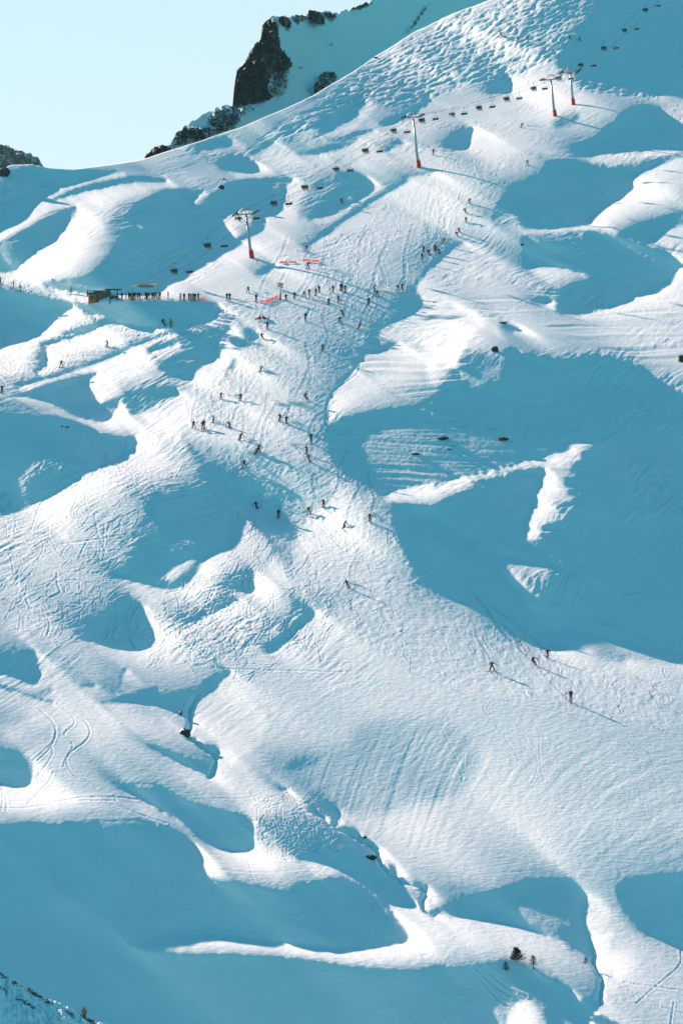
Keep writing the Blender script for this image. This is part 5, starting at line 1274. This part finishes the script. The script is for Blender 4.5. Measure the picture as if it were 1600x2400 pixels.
# ---------------------------------------------------------------- powder thrown up by the turns
GRAIN = bpy.data.materials.new('powder_snow'); GRAIN.use_nodes = True; GRAIN.node_tree.nodes['Principled BSDF'].inputs['Base Color'].default_value = (.9,.92,.94,1); GRAIN.node_tree.nodes['Principled BSDF'].inputs['Roughness'].default_value = .9
def spray(tl, x, y, w, h, label, n, seed, peak=.8):
    P, s_ = px_m(tl, x, y+h*.4); r = random.Random(seed); bm = bmesh.new(); W_ = w*s_; H_ = h*s_
    puffs = [(V((r.uniform(-.5,.5)*W_, r.uniform(-.5,.5), 0)), r.uniform(.2,.5)) for _ in range(9)]
    for _ in range(n):
        c, q = puffs[r.randrange(9)]; env = max(.15, 1-abs(c.x)/(W_*.62))
        p = c+V((r.gauss(0, W_*.09), r.gauss(0,.4), abs(r.gauss(0,.5))*H_*env)); L = r.uniform(.03,.085)
        d = V((r.gauss(0,1), r.gauss(0,1), r.gauss(0,1))).normalized(); a = d.orthogonal().normalized(); b = d.cross(a)
        bm.faces.new([bm.verts.new(p+a*L), bm.verts.new(p-a*L*.5+b*L*.8), bm.verts.new(p-a*L*.5-b*L*.8)])
    me = bpy.data.meshes.new('snow_spray'); bm.to_mesh(me); bm.free(); me.materials.append(GRAIN); o = link('snow_spray', me); o.location = P
    tag(o, label, 'snow spray', 'snow sprays behind turning skiers', 'stuff')
for a in [('D',1060,455,130,40,'large white snow spray left of the skier in maroon at the piste edge',2600,1), ('D',470,1132,190,44,'longest powder cloud trailing a skier across the lower middle piste',3600,2), ('D',530,214,70,26,'snow spray above the red banners',900,3), ('D',270,472,100,18,'thin snow spray behind the boarder in green',800,4),
          ('D',318,957,44,26,'snow spray beside the leaning skier in brown on the left piste',800,5), ('D',905,698,44,20,'snow spray beside the hard leaning skier at the right edge',600,6), ('D',495,1258,70,20,'snow spray right of the two side by side skiers',700,7), ('D',500,1392,110,20,'snow spray left of the skier in black facing downhill',1000,8),
          ('D',195,1445,120,26,'snow spray left of the two skiers close together',1200,9), ('D',200,1370,70,16,'snow spray right of the crouching skier in black',600,10), ('G',336,405,50,26,'snow puff hanging above the shaded piste',500,11), ('G',850,942,50,36,'snow spray around the lone skier below the lower group',900,12),
          ('C',630,755,76,24,'bright snow spray right of the skier below the close pylons',900,13), ('D',690,325,130,20,'faint snow spray right of the boarder below the banners',900,14), ('F',1420,320,80,20,'snow spray left of the skier in purple',700,15), ('B',838,1218,34,26,'white snow lump thrown up in the shaded hollow',900,16),
          ('F',1325,480,44,18,'snow spray by the skier in white on the shoulder',500,17), ('G',958,520,40,20,'snow spray above the skier in maroon at the right',400,18)]: spray(*a)
for nm in ('lift_chair',): pass

# ---------------------------------------------------------------- mountain air
HAZE = 2.4e-5
mn = np.array([1e9]*3); mx = -mn
for ob in COL.objects:
    if ob.type == 'MESH' and ob.get('kind') == 'structure':
        n_ = len(ob.data.vertices); co = np.empty(n_*3, np.float32); ob.data.vertices.foreach_get('co', co); co = co.reshape(-1, 3)
        mn = np.minimum(mn, co.min(0)); mx = np.maximum(mx, co.max(0))
mn = np.minimum(mn, np.array([-50, -60, 0]))
lo = V((mn[0]-60, mn[1]-60, mn[2]-1)); hi = V((mx[0]+60, mx[1]+60, mx[2]+15))
hz = MB().box((lo+hi)/2, hi-lo)
hm = bpy.data.materials.new('thin_haze'); hm.use_nodes = True; hn = hm.node_tree; hn.nodes.remove(hn.nodes['Principled BSDF'])
pv = hn.nodes.new('ShaderNodeVolumePrincipled'); pv.inputs['Color'].default_value = (.40,.85,1.0,1); pv.inputs['Density'].default_value = HAZE
hn.links.new(pv.outputs[0], hn.nodes['Material Output'].inputs['Volume'])
tag(hz.build('haze', hm), kind='stuff')
